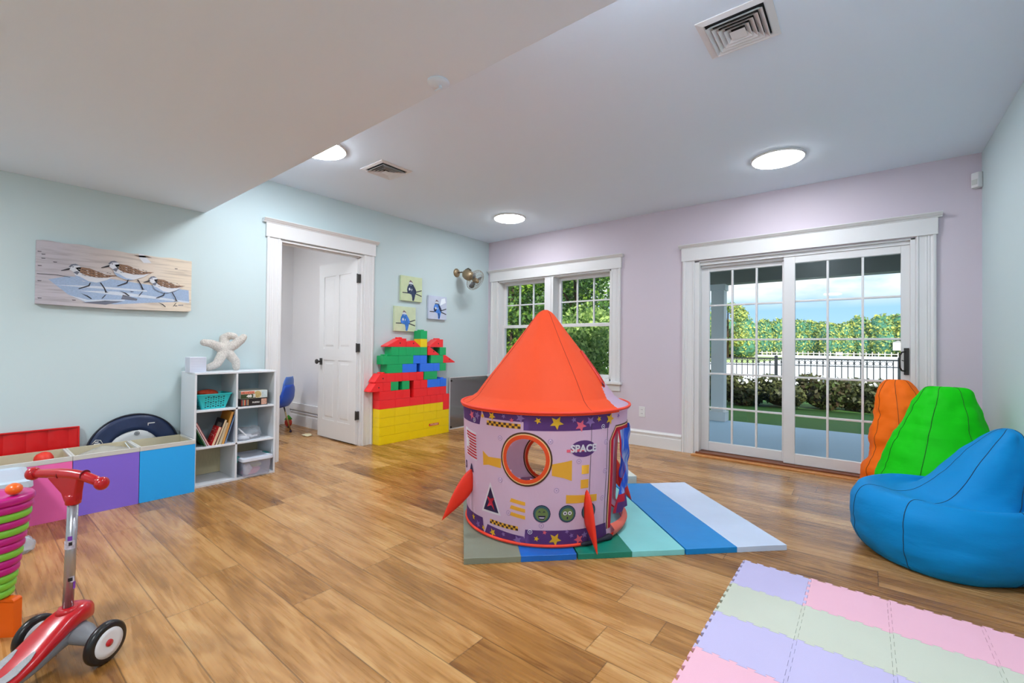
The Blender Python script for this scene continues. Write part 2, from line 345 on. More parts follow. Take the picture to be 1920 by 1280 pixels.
def slide_panel(name, x0, x1, yq, gx0, gx1, gz0, gz1, z1):
    g = G(); t = .042; z0 = .034
    g.box((x0, yq, z0), (gx0, yq+t, z1)).box((gx1, yq, z0), (x1, yq+t, z1)).box((gx0, yq, gz1), (gx1, yq+t, z1)).box((gx0, yq, z0), (gx1, yq+t, gz0))
    po = g.build(name, white, sd, bevel=.003)
    g = G()
    for i in (1, 2): x = gx0+(gx1-gx0)*i/3; g.box((x-.009, yq+.007, gz0), (x+.009, yq+t-.007, gz1))
    for i in range(1, 5): z = gz0+(gz1-gz0)*i/5; g.box((gx0, yq+.008, z-.009), (gx1, yq+t-.008, z+.009))
    g.build('muntins', white, po, bevel=.003)
    G().box((gx0, yq+.018, gz0), (gx1, yq+.023, gz1)).build('glass_pane', glass, po)
    return po
slide_panel('fixed_panel', SX0+.045, -.555, YP+.085, -1.285, -.625, .128, 1.905, SZ1-.07)
sp = slide_panel('sliding_panel', -.606, SX1-.03, YP+.03, -.515, .228, .130, 1.905, SZ1-.045)
hx, hy = .262, YP+.03
g = G().box((hx-.016, hy-.012, .9), (hx+.016, hy, 1.12)); g.tube([(hx-.008, hy-.01, .93), (hx-.03, hy-.03, .935), (hx-.042, hy-.045, .96), (hx-.044, hy-.05, 1.01), (hx-.042, hy-.045, 1.06), (hx-.03, hy-.03, 1.085), (hx-.008, hy-.01, 1.09)], .0065)
g.cyl((hx-.012, hy-.012, 1.012), (hx-.03, hy-.03, 1.02), .003)
g.build('door_handle', M('black_handle', (48, 46, 44), .45, metal=.3), sd, bevel=.001)

# ------------------------------------------------------------------ ceiling lamps and vents
lens = M('lamp_lens', (245, 249, 255), .5, emit=LAMP); lens_far = M('lamp_lens_far', (245, 249, 255), .5, emit=LAMP*.60); lens_d = M('lamp_lens_mid', (245, 249, 255), .5, emit=LAMP*1.15); fill_lens = M('fill_lamp_lens', (245, 249, 255), .5, emit=LAMP*1.7)
ring_m = M('lamp_trim', (225, 225, 225), .5)
def lamp(x, y, z, r, label, lens=lens):
    t = thing('ceiling_light', label, 'ceiling light', (x, y, z), 0, 'flush round ceiling lights')
    G().lathe([(r+.012, 0), (r+.012, -.006), (r+.004, -.014), (r-.002, -.014), (r-.002, 0)], n=48).build('trim_ring', ring_m, t)
    G().lathe([(r-.002, -.004), (r-.003, -.017), (r-.012, -.021), (r*.7, -.023), (.001, -.024)], n=48).build('lens', lens, t)
    return t
lamp(-.545, 4.03, H, .178, 'round white ceiling light in front of the sliding door', lens_far)
lamp(-3.27, 4.03, H, .178, 'round white ceiling light in the far left corner above the window', lens_far)
lamp(-3.28, 1.73, H, .178, 'round white ceiling light half hidden by the dropped ceiling')
lamp(-.5, 1.55, H, .178, 'round white ceiling light above the play mats', lens_d)
lamp(-3.1, -.75, HL, .15, 'added unseen fill lamp in the dropped ceiling by the left wall', fill_lens)  # out-of-view lamp added behind the camera to brighten the room
lamp(-.5, -.75, HL, .15, 'added unseen fill lamp in the dropped ceiling by the right wall', fill_lens)  # second added fill lamp, also out of view
hl = thing('ceiling_light', 'added unseen lamp lighting the hall beyond the doorway', 'ceiling light', (-5.3, 1.5, 2.5))  # unseen lamp added to brighten the hall
G().lathe([(.15, 0), (.15, -.01), (.001, -.012)], n=32).build('lens', M('hall_fill_lens', (245, 249, 255), .5, emit=LAMP*1.1), hl)
def vent(x, y, s, label):
    t = thing('ceiling_vent', label, 'air vent', (x, y, H), 0, 'square ceiling air vents')
    G().box((-s*.42, -s*.42, -.003), (s*.42, s*.42, -.001)).build('duct_shade', dark, t)  # dark plate stands for the shade inside the duct
    h = s/2; g = G()
    def sq(r, z): return [(-r, -r, z), (r, -r, z), (r, r, z), (-r, r, z)]
    g.rings([sq(h, -.001), sq(h, -.005), sq(h*.82, -.011), sq(h*.79, -.009), sq(h*.79, -.001)], sm=False); g.build('frame', ring_m, t)
    for r in (.76, .62, .48, .34):
        g = G(); g.rings([sq(h*r, -.026), sq(h*(r-.015), -.026), sq(h*(r-.15), -.006), sq(h*(r-.135), -.004), sq(h*r, -.024)], cap=False, sm=False); g.build('louver', ring_m, t)
    g = G(); g.rings([sq(h*.21, -.026), sq(h*.08, -.014), sq(.002, -.012)], sm=False); g.build('centre_plate', ring_m, t)
vent(-.470, 2.28, .31, 'large square ceiling vent near the right of the ceiling')
vent(-3.23, 2.29, .31, 'square ceiling vent toward the left wall, near the doorway')
g = G().lathe([(.045, 0), (.045, -.006), (.02, -.01), (.001, -.011)], n=24); g.cyl((.0, .01, -.01), (0, .01, -.03), .005); g.cyl((-.02, .0, -.03), (.02, .0, -.03), .004)
tag(g.build('fire_sprinkler', ceilm, loc=(-1.38, YS-.055, HL)), 'small sprinkler head under the edge of the dropped ceiling', 'sprinkler')

# motion sensor, outlet
ms = thing('motion_sensor', 'white motion sensor in the upper right corner', 'sensor', (XR-.03, YP-.03, 2.395), R(45))
g = G(); g.rings([[(-.028, .028, z), (.028, .028, z), (.032, 0, z), (.024, -.022, z), (-.024, -.022, z), (-.032, 0, z)] for z in (-.055, -.05, .05, .058)], sm=False); g.build('housing', white, ms, bevel=.004)
G().box((-.018, -.0245, -.035), (.018, -.0225, .005)).build('sensor_lens', M('sensor_lens', (200, 205, 200), .4), ms)
ms.rotation_euler = (0, 0, R(-45))
ot = thing('wall_outlet', 'white electrical outlet on the lilac wall', 'outlet', (-1.972, YP, .38))
G().box((-.036, -.006, -.058), (.036, 0, .058)).build('cover_plate', white, ot, bevel=.003)
for z in (-.022, .022):
    g = G().box((-.016, -.008, z-.014), (.016, -.006, z+.014)); g.box((-.008, -.0086, z-.002), (-.005, -.0079, z+.008), 1).box((.005, -.0086, z-.002), (.008, -.0079, z+.008), 1); g.build('socket', [white, dark], ot)

# tinted acrylic guard on the left wall corner
gp = thing('wall_guard_panel', 'grey tinted clear panel on the left wall beside the window corner', 'wall panel', (XW+.03, 4.055, 0))
smoke = glassmat('smoke_acrylic', (.92, .91, .91), .05, .08)
G().box((0, .012, .012), (.004, .76, .677)).build('acrylic_sheet', smoke, gp)
g = G().box((-.002, 0, 0), (.006, .012, .685)).box((-.002, .012, 0), (.006, .77, .012)).box((-.002, .012, .677), (.006, .77, .685)); g.build('edge_strip', white, gp)
for p in ((.03, .03), (.03, .64)): G().cyl((.004, p[0], p[1]), (.014, p[0], p[1]), .012).build('fixing', dark, gp)

# ================================================================== wall fan
fan = thing('wall_fan', 'bronze caged fan mounted on the teal wall near the corner', 'fan', (XW, 4.192, 2.085))
brz = M('antique_bronze', (150, 132, 104), .42, metal=.55); brzd = M('bronze_dark', (88, 78, 64), .45, metal=.5)
AX = Matrix.Rotation(R(90), 4, 'Y')
G().lathe([(.058, 0), (.058, .006), (.05, .016), (.03, .024), (.001, .026)], n=24, axis=AX).build('wall_plate', brz, fan)
mc = Vector((.19, .03, -.045)); fd = Vector((.82, .12, -.52)).normalized(); fc = mc+fd*.135
G().tube([(.02, 0, 0), (.08, .003, 0), (.11, .01, 0)], .008).tube([mc+Vector((-.08, -.01, .03)), mc+Vector((-.05, 0, .075)), mc+Vector((0, 0, .09)), mc+Vector((.05, 0, .06))], .009).build('arm', brzd, fan)
FA = fd.to_track_quat('Z', 'Y').to_matrix().to_4x4()
G().lathe([(.001, -.085), (.035, -.08), (.062, -.05), (.07, -.01), (.066, .03), (.05, .06), (.03, .075), (.001, .08)], mc, 24, 0, FA).build('motor_housing', brz, fan)
g = G()
for r, z in ((.06, -.055), (.135, -.02), (.139, 0), (.135, .022), (.10, .045), (.05, .055)):
    g.tube([fc+FA.to_3x3() @ Vector((r*math.cos(t), r*math.sin(t), z)) for t in (2*math.pi*i/40 for i in range(40))], .0016, 5, 0, True)
for i in range(30):
    a = 2*math.pi*i/30
    g.tube([fc+FA.to_3x3() @ Vector((r*math.cos(a), r*math.sin(a), z)) for r, z in ((.05, -.06), (.10, -.045), (.138, -.015), (.138, .015), (.10, .045), (.03, .058))], .0009, 4)
g.build('cage', brz, fan)
g = G()
for k in range(3):
    a = k*2*math.pi/3+.4; mm = Matrix.Translation(fc) @ FA @ Matrix.Rotation(a, 4, 'Z') @ Matrix.Rotation(R(22), 4, 'X')
    g.rings([[mm @ Vector((r, s_*wd, q)) for s_, q in ((-1, -.001), (1, -.001), (1, .001), (-1, .001))] for r, wd in ((.02, .012), (.05, .032), (.09, .04), (.118, .026), (.122, .01))], sm=True)
g.build('fan_blade', M('fan_blades', (120, 130, 140), .3, metal=.6), fan)
G().lathe([(.03, -.03), (.03, .03), (.02, .056), (.001, .06)], fc, 20, 0, FA).build('hub', brz, fan)

# ================================================================== wall art
ppl = dict(sky=(190, 184, 186))
def board_art():
    t = thing('driftwood_painting', 'long driftwood board painted with three sandpipers walking', 'painting', (XW, .32, 1.352))
    Wb, Hb, D = .862, .42, .04
    # digitised artwork coordinates (photo-crop units) to board coordinates
    def uv(x, y):
        u = (x-140)/1645.; top = 140+180*u; bot = 790+82*u; return u, 1-(y-top)/(bot-top)
    def W(x, y, k=0): u, v = uv(x, y); return (D+.0006*k, u*Wb, v*Hb)
    a = bpy.data.materials.new('driftwood_paint'); a.use_nodes = True; q = a.node_tree; b = q.nodes['Principled BSDF']; L = q.links; b.inputs['Roughness'].default_value = .6
    tcn = q.nodes.new('ShaderNodeTexCoord'); s = q.nodes.new('ShaderNodeSeparateXYZ'); L.new(tcn.outputs['Object'], s.inputs[0])
    mpn = q.nodes.new('ShaderNodeMapping'); mpn.inputs['Scale'].default_value = (1, 2.2, 26); L.new(tcn.outputs['Object'], mpn.inputs[0])
    n = q.nodes.new('ShaderNodeTexNoise'); n.inputs['Scale'].default_value = 2; n.inputs['Detail'].default_value = 7; L.new(mpn.outputs[0], n.inputs[0])
    r1 = q.nodes.new('ShaderNodeValToRGB'); L.new(s.outputs[1], r1.inputs[0]); e = r1.color_ramp.elements
    e[0].position = .1; e[0].color = (*lin((190, 186, 194)), 1); e[1].position = .75; e[1].color = (*lin((226, 212, 192)), 1)
    r2_ = q.nodes.new('ShaderNodeValToRGB'); L.new(n.outputs[0], r2_.inputs[0]); e = r2_.color_ramp.elements; e[0].position = .3; e[0].color = (.45, .42, .42, 1); e[1].position = .52; e[1].color = (1, 1, 1, 1)
    mxx = q.nodes.new('ShaderNodeMixRGB'); mxx.blend_type = 'MULTIPLY'; mxx.inputs[0].default_value = .5; L.new(r1.outputs[0], mxx.inputs[1]); L.new(r2_.outputs[0], mxx.inputs[2]); L.new(mxx.outputs[0], b.inputs[0])
    def pm(nm, c, **k): return M('art_'+nm, c, .6, **k)
    mats = [a, pm('edge', (120, 105, 95)), pm('blue', (158, 180, 210), var=.2, vscale=30, stretch=(1, 3, 20)), pm('foam', (205, 215, 228), var=.12, vscale=30, stretch=(1, 3, 20)), pm('white', (214, 218, 226)), pm('brown', (140, 108, 86), var=.5, vscale=160), pm('dark', (42, 40, 48)), pm('grey', (110, 115, 130)), pm('bluewash', (160, 180, 210), var=.1)]
    g = G(); n_ = 26; topl = []; 
    for i in range(n_+1):
        u = i/n_; topl.append((u*Wb, Hb*(1+.012*math.sin(u*9)-.02*(u > .62)+.008*math.sin(u*31)), 0))
    P = [(0, 0)]+[(.5*Wb, -.006), (.98*Wb, .004), (Wb, .01)]+[(p[0], p[1]) for p in topl[::-1]]
    g.prism(P, lambda u, v: (.004, u, v), lambda u, v: (D, u, v))
    def pl(pts, mi, k): g.poly([W(x, y, k) for x, y in pts], mi)
    pl([(250, 540), (420, 505), (820, 520), (1180, 570), (1750, 640), (1760, 760), (1300, 770), (900, 790), (600, 770), (430, 690)], 2, 1)
    pl([(300, 595), (700, 600), (1240, 640), (1250, 655), (700, 625)], 3, 2); pl([(520, 650), (900, 655), (1300, 700), (1760, 760), (1760, 775), (1280, 725), (880, 690)], 3, 2)
    pl([(450, 700), (620, 745), (1000, 740), (1000, 752), (600, 765)], 3, 2); pl([(980, 690), (1140, 730), (1130, 750), (960, 735)], 7, 2); pl([(560, 775), (800, 752), (980, 760), (800, 795)], 7, 2)
    pl([(1140, 250), (1200, 260), (1290, 350), (1200, 350), (1150, 300)], 4, 2); pl([(1090, 268), (1240, 276), (1300, 296), (1150, 290)], 1, 2)
    def bird(ox, oy, s, st=3):
        f = lambda pts: [(ox+x*s, oy+y*s) for x, y in pts]
        pl(f([(95, 60), (130, 120), (200, 170), (330, 180), (440, 150), (520, 105), (380, 90), (250, 60), (150, 40)]), 4, st)
        pl(f([(110, 100), (150, 145), (260, 185), (340, 180), (250, 165), (170, 120)]), 2, st+1)
        pl(f([(120, 25), (180, 18), (260, 28), (340, 60), (430, 95), (560, 100), (440, 125), (330, 125), (230, 105), (165, 75)]), 5, st+1)
        pl(f([(60, 20), (90, -8), (140, -8), (175, 20), (165, 60), (110, 75), (70, 50)]), 4, st+1)
        pl(f([(55, 18), (80, -10), (120, -16), (160, 0), (100, 2), (70, 24)]), 7, st+2)
        pl(f([(100, 75), (130, 62), (165, 60), (140, 100)]), 7, st+2)
        pl(f([(75, 28), (60, 50), (-15, 62), (-15, 56), (50, 34)]), 6, st+2); pl(f([(90, 15), (102, 12), (104, 20), (92, 22)]), 6, st+3)
        for i in range(34):
            x = 150+(i % 12)*28+rnd.uniform(-6, 6); y = 40+(i//12)*26+rnd.uniform(-6, 6)+(x-150)*.12
            pl(f([(x, y), (x+20, y+6), (x+17, y+10), (x-1, y+4)]), 6 if i % 3 else 4, st+3)
        for P_ in ([(265, 180), (275, 181), (262, 218), (160, 250), (150, 245), (250, 208)], [(365, 178), (380, 178), (420, 235), (440, 275), (460, 280), (425, 285), (410, 240)]):
            pl(f(P_), 6, st+1)
        pl(f([(180, 295), (250, 320), (290, 350), (280, 355), (240, 328)]), 6, st); pl(f([(420, 310), (440, 300), (400, 345), (385, 350)]), 6, st)
    bird(378, 390, .98); bird(762, 350, 1.0, 8); bird(1212, 505, .88, 13)
    for x, y in ((170, 255), (205, 283), (205, 325), (175, 400), (310, 360), (175, 555), (180, 732), (490, 748), (1590, 408), (1595, 802), (1080, 655)): pl([(x-22, y-3), (x+18, y-1), (x+14, y+5), (x-14, y+5)], 6, 1)
    pl([(150, 482), (320, 490), (450, 512), (450, 516), (320, 496), (150, 488)], 6, 1)
    for i in range(5): pl([(1622+i*13, 795), (1630+i*13, 788), (1632+i*13, 802), (1624+i*13, 806)], 7, 1)
    g.build('board', mats, t, norm=False)
    return t
board_art()
def bird_canvas(y, z, s, hgt, bgc, birdc, dk, label, flip=0):
    t = thing('bird_painting', label, 'painting', (XW, y, z), 0, 'small bird canvases on the teal wall')
    g = G(); g.box((.002, 0, 0), (.03, s, hgt)); 
    mats = [M('cv_%d%d%d' % bgc, bgc, .7, var=.07, vscale=14), birdc, dk, M('cv_white', (215, 222, 228), .7), M('cv_twig', (58, 60, 66), .7), M('cv_pale%d' % bgc[2], tuple(min(255, int(v*1.0+40)) for v in bgc), .7), M('cv_crown', (120, 90, 100), .7)]
    def pl(pts, mi, k): g.poly([(.03+.0007*k, u*s, v*hgt) for u, v in pts], mi)
    pl([(.62, .6), (.95, .75), (.9, .95), (.7, .9)], 5, 1) if flip else None
    for P_ in ([(.06, .30), (.4, .30), (.62, .33), (.62, .37), (.38, .345), (.06, .335)], [(.6, .33), (.98, .46), (.98, .50), (.6, .38)], [(.6, .32), (.98, .22), (.98, .26), (.6, .37)]): pl(P_, 4, 1)
    pl([(.30, .32), (.27, .45), (.30, .58), (.36, .66), (.42, .72), (.54, .70), (.60, .62), (.68, .5), (.72, .38), (.68, .31), (.63, .10), (.60, .02), (.52, .03), (.52, .14), (.48, .27)], 1, 2)
    pl([(.50, .66), (.60, .60), (.70, .46), (.72, .36), (.64, .34), (.58, .46)], 2, 3); pl([(.30, .34), (.38, .32), (.44, .42), (.36, .52), (.29, .46)], 2, 3)
    pl([(.54, .28), (.58, .26), (.61, .05), (.56, .05)], 2, 3); pl([(.36, .42), (.44, .45), (.40, .55), (.34, .5)], 3, 4) ; pl([(.48, .40), (.52, .48), (.48, .52)], 3, 4)
    pl([(.34, .66), (.36, .76), (.44, .80), (.54, .74), (.56, .67), (.46, .64)], 3, 4); pl([(.36, .76), (.42, .85), (.50, .80), (.55, .72), (.46, .78)], 6, 5); pl([(.34, .68), (.44, .69), (.56, .68), (.56, .65), (.44, .655), (.35, .65)], 2, 5)
    g.build('canvas', mats, t, norm=False)
navy = M('cv_navy', (44, 62, 96), .7, var=.3, vscale=60); bl1 = M('cv_blue', (50, 118, 200), .7, var=.25, vscale=60); bl2 = M('cv_blue2', (66, 130, 220), .7, var=.25, vscale=60); dk = M('cv_dark', (34, 46, 78), .7)
bird_canvas(3.262, 1.634, .315, .297, (200, 214, 172), navy, dk, 'square canvas of a dark blue bird on green, topmost of the three')
bird_canvas(3.684, 1.438, .306, .296, (196, 206, 226), bl2, dk, 'square canvas of a blue bird on pale lilac, rightmost of the three', 1)
bird_canvas(3.174, 1.269, .308, .293, (204, 218, 182), bl1, bl2, 'square canvas of a bright blue bird on green, lowest of the three')

# ================================================================== toy block wall
cols = dict(y=(250, 218, 6), r=(252, 40, 44), g=(16, 176, 100), b=(44, 122, 246))
cname = dict(y='yellow', r='red', g='green', b='blue')
bm_ = {k: M('brick_'+cname[k], c, .28, bump=.02, bscale=40) for k, c in cols.items()}
U, RH, BX0, BX1, BY = .104, .0985, -4.29, -4.165, 2.905
rows = {1: [('y', 0, 4), ('y', 4, 8), ('y', 8, 10)], 2: [('y', 0, 2), ('y', 2, 6), ('y', 6, 10)], 3: [('y', 0, 2), ('y', 2, 4), ('y', 4, 6), ('y', 6, 8), ('y', 8, 10)],
 4: [('y', 0, 2), ('y', 2, 4), ('y', 4, 5), ('y', 5, 6), ('y', 6, 7), ('y', 7, 8), ('y', 8, 9), ('r', 9, 10)],
 5: [('r', 0, 2), ('r', 2, 4), ('r', 4, 6), ('r', 6, 7), ('r', 7, 8), ('r', 8, 9), ('r', 9, 10)],
 6: [('r', 0, 2), ('r', 2, 3), ('r', 3, 4), ('r', 4.5, 6.5), ('r', 6.5, 8.5), ('r', 8.5, 9.5)],
 7: [('r', -1.1, .4, 'L'), ('r', .4, 1.4), ('g', 1.4, 2.4), ('g', 2.9, 3.9), ('r', 4.5, 5.5), ('r', 5.5, 6.5), ('b', 6.5, 8.5), ('b', 8.5, 9.5)],
 8: [('r', -.6, .9, 'L'), ('r', .9, 1.9), ('r', 1.9, 2.9), ('r', 2.9, 3.9), ('r', 3.9, 4.9), ('r', 4.9, 5.9), ('g', 6, 8)],
 9: [('g', .9, 2.9), ('b', 2.9, 4.9), ('b', 5.4, 7.4), ('b', 7.4, 8.4), ('g', 8.4, 9.4)],
 10: [('g', .4, 2.4), ('g', 2.4, 4.4), ('b', 4.4, 5.4), ('b', 5.4, 6.4), ('g', 7, 8.95), ('r', 8.95, 10.9, 'R')],
 11: [('g', 1.4, 2.4), ('g', 2.4, 3.4), ('g', 3.4, 4.4), ('g', 4.4, 5.4), ('g', 5.4, 6.4), ('r', 6.5, 8.3, 'R'), ('g', 8.4, 9.4)],
 12: [('r', .9, 3.4, 'L'), ('r', 3.4, 5.4, 'M'), ('y', 5.4, 6.4), ('r', 6.7, 8.9, 'L')],
 13: [('g', 5.4, 6.4)]}
hole = M('screw_hole', (60, 16, 16), .6)
for rw, lst in rows.items():
    z0 = (rw-1)*RH
    for i, e in enumerate(lst):
        c, u0, u1 = e[:3]; kind = e[3] if len(e) > 3 else 'B'; Wd = (u1-u0)*U-.0012; hh = RH-.001; D = BX1-BX0
        nm = 'toy_block' if kind == 'B' else 'roof_block'
        desc = 'plain %s toy block' % cname[c] if kind == 'B' else ('red roof block sloping down %s' % ('left' if kind == 'L' else 'right'))
        t = thing(nm, '%s, %s from the left in the %s row up' % (desc, ORD[i], ORD[rw-1]), 'toy block', (BX0, BY+u0*U, z0), 0, 'toy blocks stacked against the teal wall')
        g = G()
        if kind == 'B': g.box((0, 0, 0), (D, Wd, hh))
        else:
            P = {'L': [(0, 0), (Wd, 0), (Wd, hh), (Wd-U*.85, hh), (0, .012)], 'R': [(0, 0), (Wd, 0), (Wd, .01), (U*.35, hh), (0, hh)], 'M': [(0, 0), (Wd, 0), (Wd, .01), (Wd*.55, hh*.78), (Wd*.35, hh*.78), (0, hh*.62)]}[kind]
            g.prism(P, lambda u, v: (0, u, v), lambda u, v: (D, u, v))
        g.build('block_body', bm_[c], t, bevel=.0025)
        if kind != 'B':
            q = {'L': .66, 'R': .52, 'M': .5}[kind]*Wd; G().cyl((D-.004, q, hh*.45), (D+.0008, q, hh*.45), .008).build('screw_recess', hole, t)
        above = rows.get(rw+1, []); n = max(1, int(round(u1-u0))); g = G(); k = 0
        for j in range(n):
            uc = u0+(j+.5)*(u1-u0)/n
            if any(a[1]-.3 < uc < a[2]+.3 for a in above): continue
            if kind == 'L' and j < n-1 or kind in 'RM' and kind != 'B' and (kind == 'M' or j > 0): continue
            if kind == 'R': continue
            for dx in (.033, D-.033): g.lathe([(.022, hh-.001), (.022, hh+.012), (.019, hh+.014), (.001, hh+.014)], (dx, (uc-u0)*U, 0), 12); k += 1
        if k: g.build('stud', bm_[c], t)
        else: g.b.free()
# the maker's label on the second row
lab = G(); yl0, yl1, zl0, zl1 = 3.612, 3.772, .116, .148
lab_t = [o for o in bpy.data.objects if o.get('label', '').startswith('plain yellow toy block, third from the left in the second row')][0]
lx, ly, lz = lab_t.location
lab.box((BX1-BX0, yl0-ly, zl0-lz), (BX1-BX0+.0008, yl1-ly, zl1-lz)); lab.box((BX1-BX0+.0008, yl0-ly+.003, zl0-lz+.003), (BX1-BX0+.0012, yl1-ly-.003, zl1-lz-.003), 1)
addtext(lab, 'POLESSE', .034, lambda a, b: (BX1-BX0+.0018, (yl0+yl1)/2-ly+a, (zl0+zl1)/2-lz+b*.8), 2, shear=.3, bold=.0008)
lab.build('brand_label', [M('label_orange', (250, 130, 30), .5), M('label_red', (205, 30, 20), .5), M('label_cream', (255, 225, 190), .5)], lab_t, norm=False)

# ================================================================== cube shelf and what stands in it
shw = M('shelf_white', (222, 228, 234), .42)
sh = thing('cube_shelf', 'white six-cube shelf unit beside the doorway', 'shelf', (-4.288, 1.130, 0))
SW, SD, SHh, T_ = .592, .323, .876, .015
g = G()
for y in (0, SW-T_): g.box((0, y, 0), (SD, y+T_, SHh-T_)).build('side_panel', shw, sh, bevel=.0015); g = G()
g.box((0, .283, T_), (SD, .283+T_, SHh-T_)).build('centre_divider', shw, sh, bevel=.0015)
G().box((-.0, 0, SHh-T_), (SD+.002, SW, SHh)).build('top_panel', shw, sh, bevel=.002)
G().box((0, T_, 0), (SD, SW-T_, T_+.003)).build('bottom_panel', shw, sh, bevel=.0015)
for z in (.289, .572): G().box((0, T_, z), (SD, SW-T_, z+T_)).build('shelf_board', shw, sh, bevel=.0015)
G().box((-.004, .004, .29), (0, SW-.004, SHh-.01)).build('back_panel', M('shelf_back', (170, 196, 206), .6), sh)
G().box((-.004, .004, .02), (0, SW-.004, .289)).build('back_panel', M('shelf_back_beige', (196, 186, 150), .8, var=.08, vscale=30, stretch=(1, 8, .5)), sh)
FX = -4.288+SD   # front plane of the shelf
# paper block and starfish
pb = thing('paper_block', 'square white block of stacked sheets on top of the shelf', 'paper block', (-4.135, 1.112, SHh))
G().box((0, .0, 0), (.115, .108, .118)).build('sheet_stack', M('paper_white', (214, 220, 234), .7), pb, bevel=.002)
g = G()
for i in range(9): g.box((.1145, .004, .010+i*.0125), (.1158, .104, .0112+i*.0125))
g.build('sheet_edges', M('paper_line', (165, 175, 195), .7), pb)
sf = thing('starfish_ornament', 'large white starfish ornament leaning on the wall above the shelf', 'ornament', (-4.21, 1.4, SHh))
g = G(); ctr = Vector((.0, .010, .172)); 
tips = [[(.02, .075, .215), (.028, .125, .262), (.024, .142, .283)], [(-.02, .01, .232), (-.03, .012, .272), (-.012, .045, .293), (.0, .078, .287)], [(.01, -.045, .20), (.02, -.10, .225), (.02, -.148, .232)], [(.02, -.022, .12), (.035, -.06, .055), (.03, -.118, .028)], [(.02, .045, .125), (.03, .082, .075), (.03, .088, .024)]]
for tp in tips:
    ps = [ctr]+[Vector(p) for p in tp]; fine = []
    for a_, b_ in zip(ps, ps[1:]):
        for k in range(4): fine.append(a_.lerp(b_, k/4))
    fine.append(ps[-1]); n = len(fine)
    g.tube(fine, [.045-(.045-.028)*(i/(n-1))**.9 for i in range(n)], 14); g.sph(fine[-1], .028, 0, 12)
g.sph(ctr, (.034, .036, .036))
so = g.build('starfish_body', M('starfish_skin', (214, 208, 200), .75, bump=1.0, bscale=130, var=.22, vscale=110), sf)
rm = so.modifiers.new('r', 'REMESH'); rm.mode = 'VOXEL'; rm.voxel_size = .004; so.modifiers.new('s', 'SMOOTH').iterations = 6
# basket
bk = thing('plastic_basket', 'turquoise basket with round holes in the top left cube', 'basket', (-4.1, 1.277, .587))
tq = M('turquoise_plastic', (42, 196, 200), .3)
def rrect(hx, hy, r, z, n=4):
    P = []
    for sx, sy, a0 in ((1, 1, 0), (-1, 1, 90), (-1, -1, 180), (1, -1, 270)):
        for i in range(n+1):
            a = R(a0+90*i/n); P.append((sx*(hx-r)+r*math.cos(a), sy*(hy-r)+r*math.sin(a), z))
    return P
g = G(); g.rings([rrect(.085, .082, .02, 0), rrect(.105, .118, .025, .11), rrect(.112, .126, .028, .113), rrect(.112, .126, .028, .119), rrect(.101, .114, .022, .119), rrect(.082, .079, .018, .003)], sm=False); g.build('basket_body', tq, bk, norm=True)
g = G(); hd = M('hole_shade', (16, 72, 78), .8)  # dark discs put the shade of open holes into colour
for side in (0, 1):
    for i in range(8):
        for j in range(5 if side == 0 else 5):
            v = .018+j*.018+(i % 2)*.006; fr = v/.11; hxv = .085+.02*fr; hyv = .082+.036*fr
            rr = (.0055, .0035, .007, .0045)[(i*2+j*3) % 4]
            if side == 0: y = -.062+i*.0175; g.cyl((hxv-.003, y, v), (hxv+.0006, y, v), rr, n=10)
            elif i < 7: x = -.06+i*.018; g.cyl((x, -hyv+.003, v), (x, -hyv-.0006, v), rr, n=10)
g.build('dark_hole_discs', hd, bk)
rc = tag(G().sph((0, 0, 0), (.07, .075, .035)).sph((.02, -.03, .012), (.045, .05, .022)).build('red_cloth', M('red_orange_cloth', (196, 70, 40), .9, var=.3, vscale=40, bump=.5, bscale=30), loc=(-4.1, 1.255, .70)), 'crumpled red-orange cloth lying in the turquoise basket', 'cloth')
# puzzle boxes
def pbox(z, h, label, base, deco, y0=1.452, w=.208, d=.21):
    t = thing('puzzle_box', label, 'box', (FX-.015-d, y0, z), 0, 'puzzle boxes in the top right cube'); G().box((0, 0, 0), (d, w, h)).build('box_body', base, t, bevel=.0015); deco(t, d, w, h)
wht = M('print_white', (235, 235, 230), .6)
def deco1(t, d, w, h):
    g = G(); g.box((d, .0, .002), (d+.0006, w*.55, h*.6)); g.build('title_panel', M('box_green', (52, 72, 40), .5), t)
    g = G(); addtext(g, '48', .038, lambda a, b: (d+.0014, .062+a, h*.31+b*.75), 0, bold=.0022); 
    for k in range(3): g.box((d+.0006, .092, .008+k*.010), (d+.0014, .110, .0145+k*.010))
    g.build('title_text', wht, t, norm=False)
    g = G().cyl((d, w*.62, h*.5), (d+.001, w*.62, h*.5), .028, n=20); g.build('picture_circle', M('box_ochre', (190, 170, 110), .6, var=.4, vscale=120), t)
    G().box((d, .0, h*.62), (d+.0008, w*.5, h*.98)).build('picture_strip', M('box_food', (210, 120, 95), .6, var=.6, vscale=70), t)
    G().box((d, w*.78, .004), (d+.0008, w*.99, h*.96)).build('picture_side', M('box_sky', (196, 214, 218), .6, var=.2, vscale=50), t)
def deco2(t, d, w, h):
    g = G(); addtext(g, 'PUZZLE', .016, lambda a, b: (d+.0008, w*.56+a, h*.45+b), 0, bold=.0006); g.build('title_text', wht, t, norm=False)
    g = G()
    for k in range(6): g.box((d, .008+k*.009, .008), (d+.0007, .014+k*.009, h-.008), k % 3)
    g.build('picture_left', [M('box_r', (190, 70, 50), .6), M('box_t', (90, 130, 130), .6), M('box_o', (220, 160, 110), .6)], t)
    G().box((d, w*.76, .006), (d+.0008, w*.97, h-.008)).build('picture_right', M('box_pink', (205, 160, 140), .6, var=.4, vscale=160), t)
pbox(.587, .062, 'black flat puzzle box at the bottom of the pair', M('box_black', (30, 28, 28), .45), deco2)
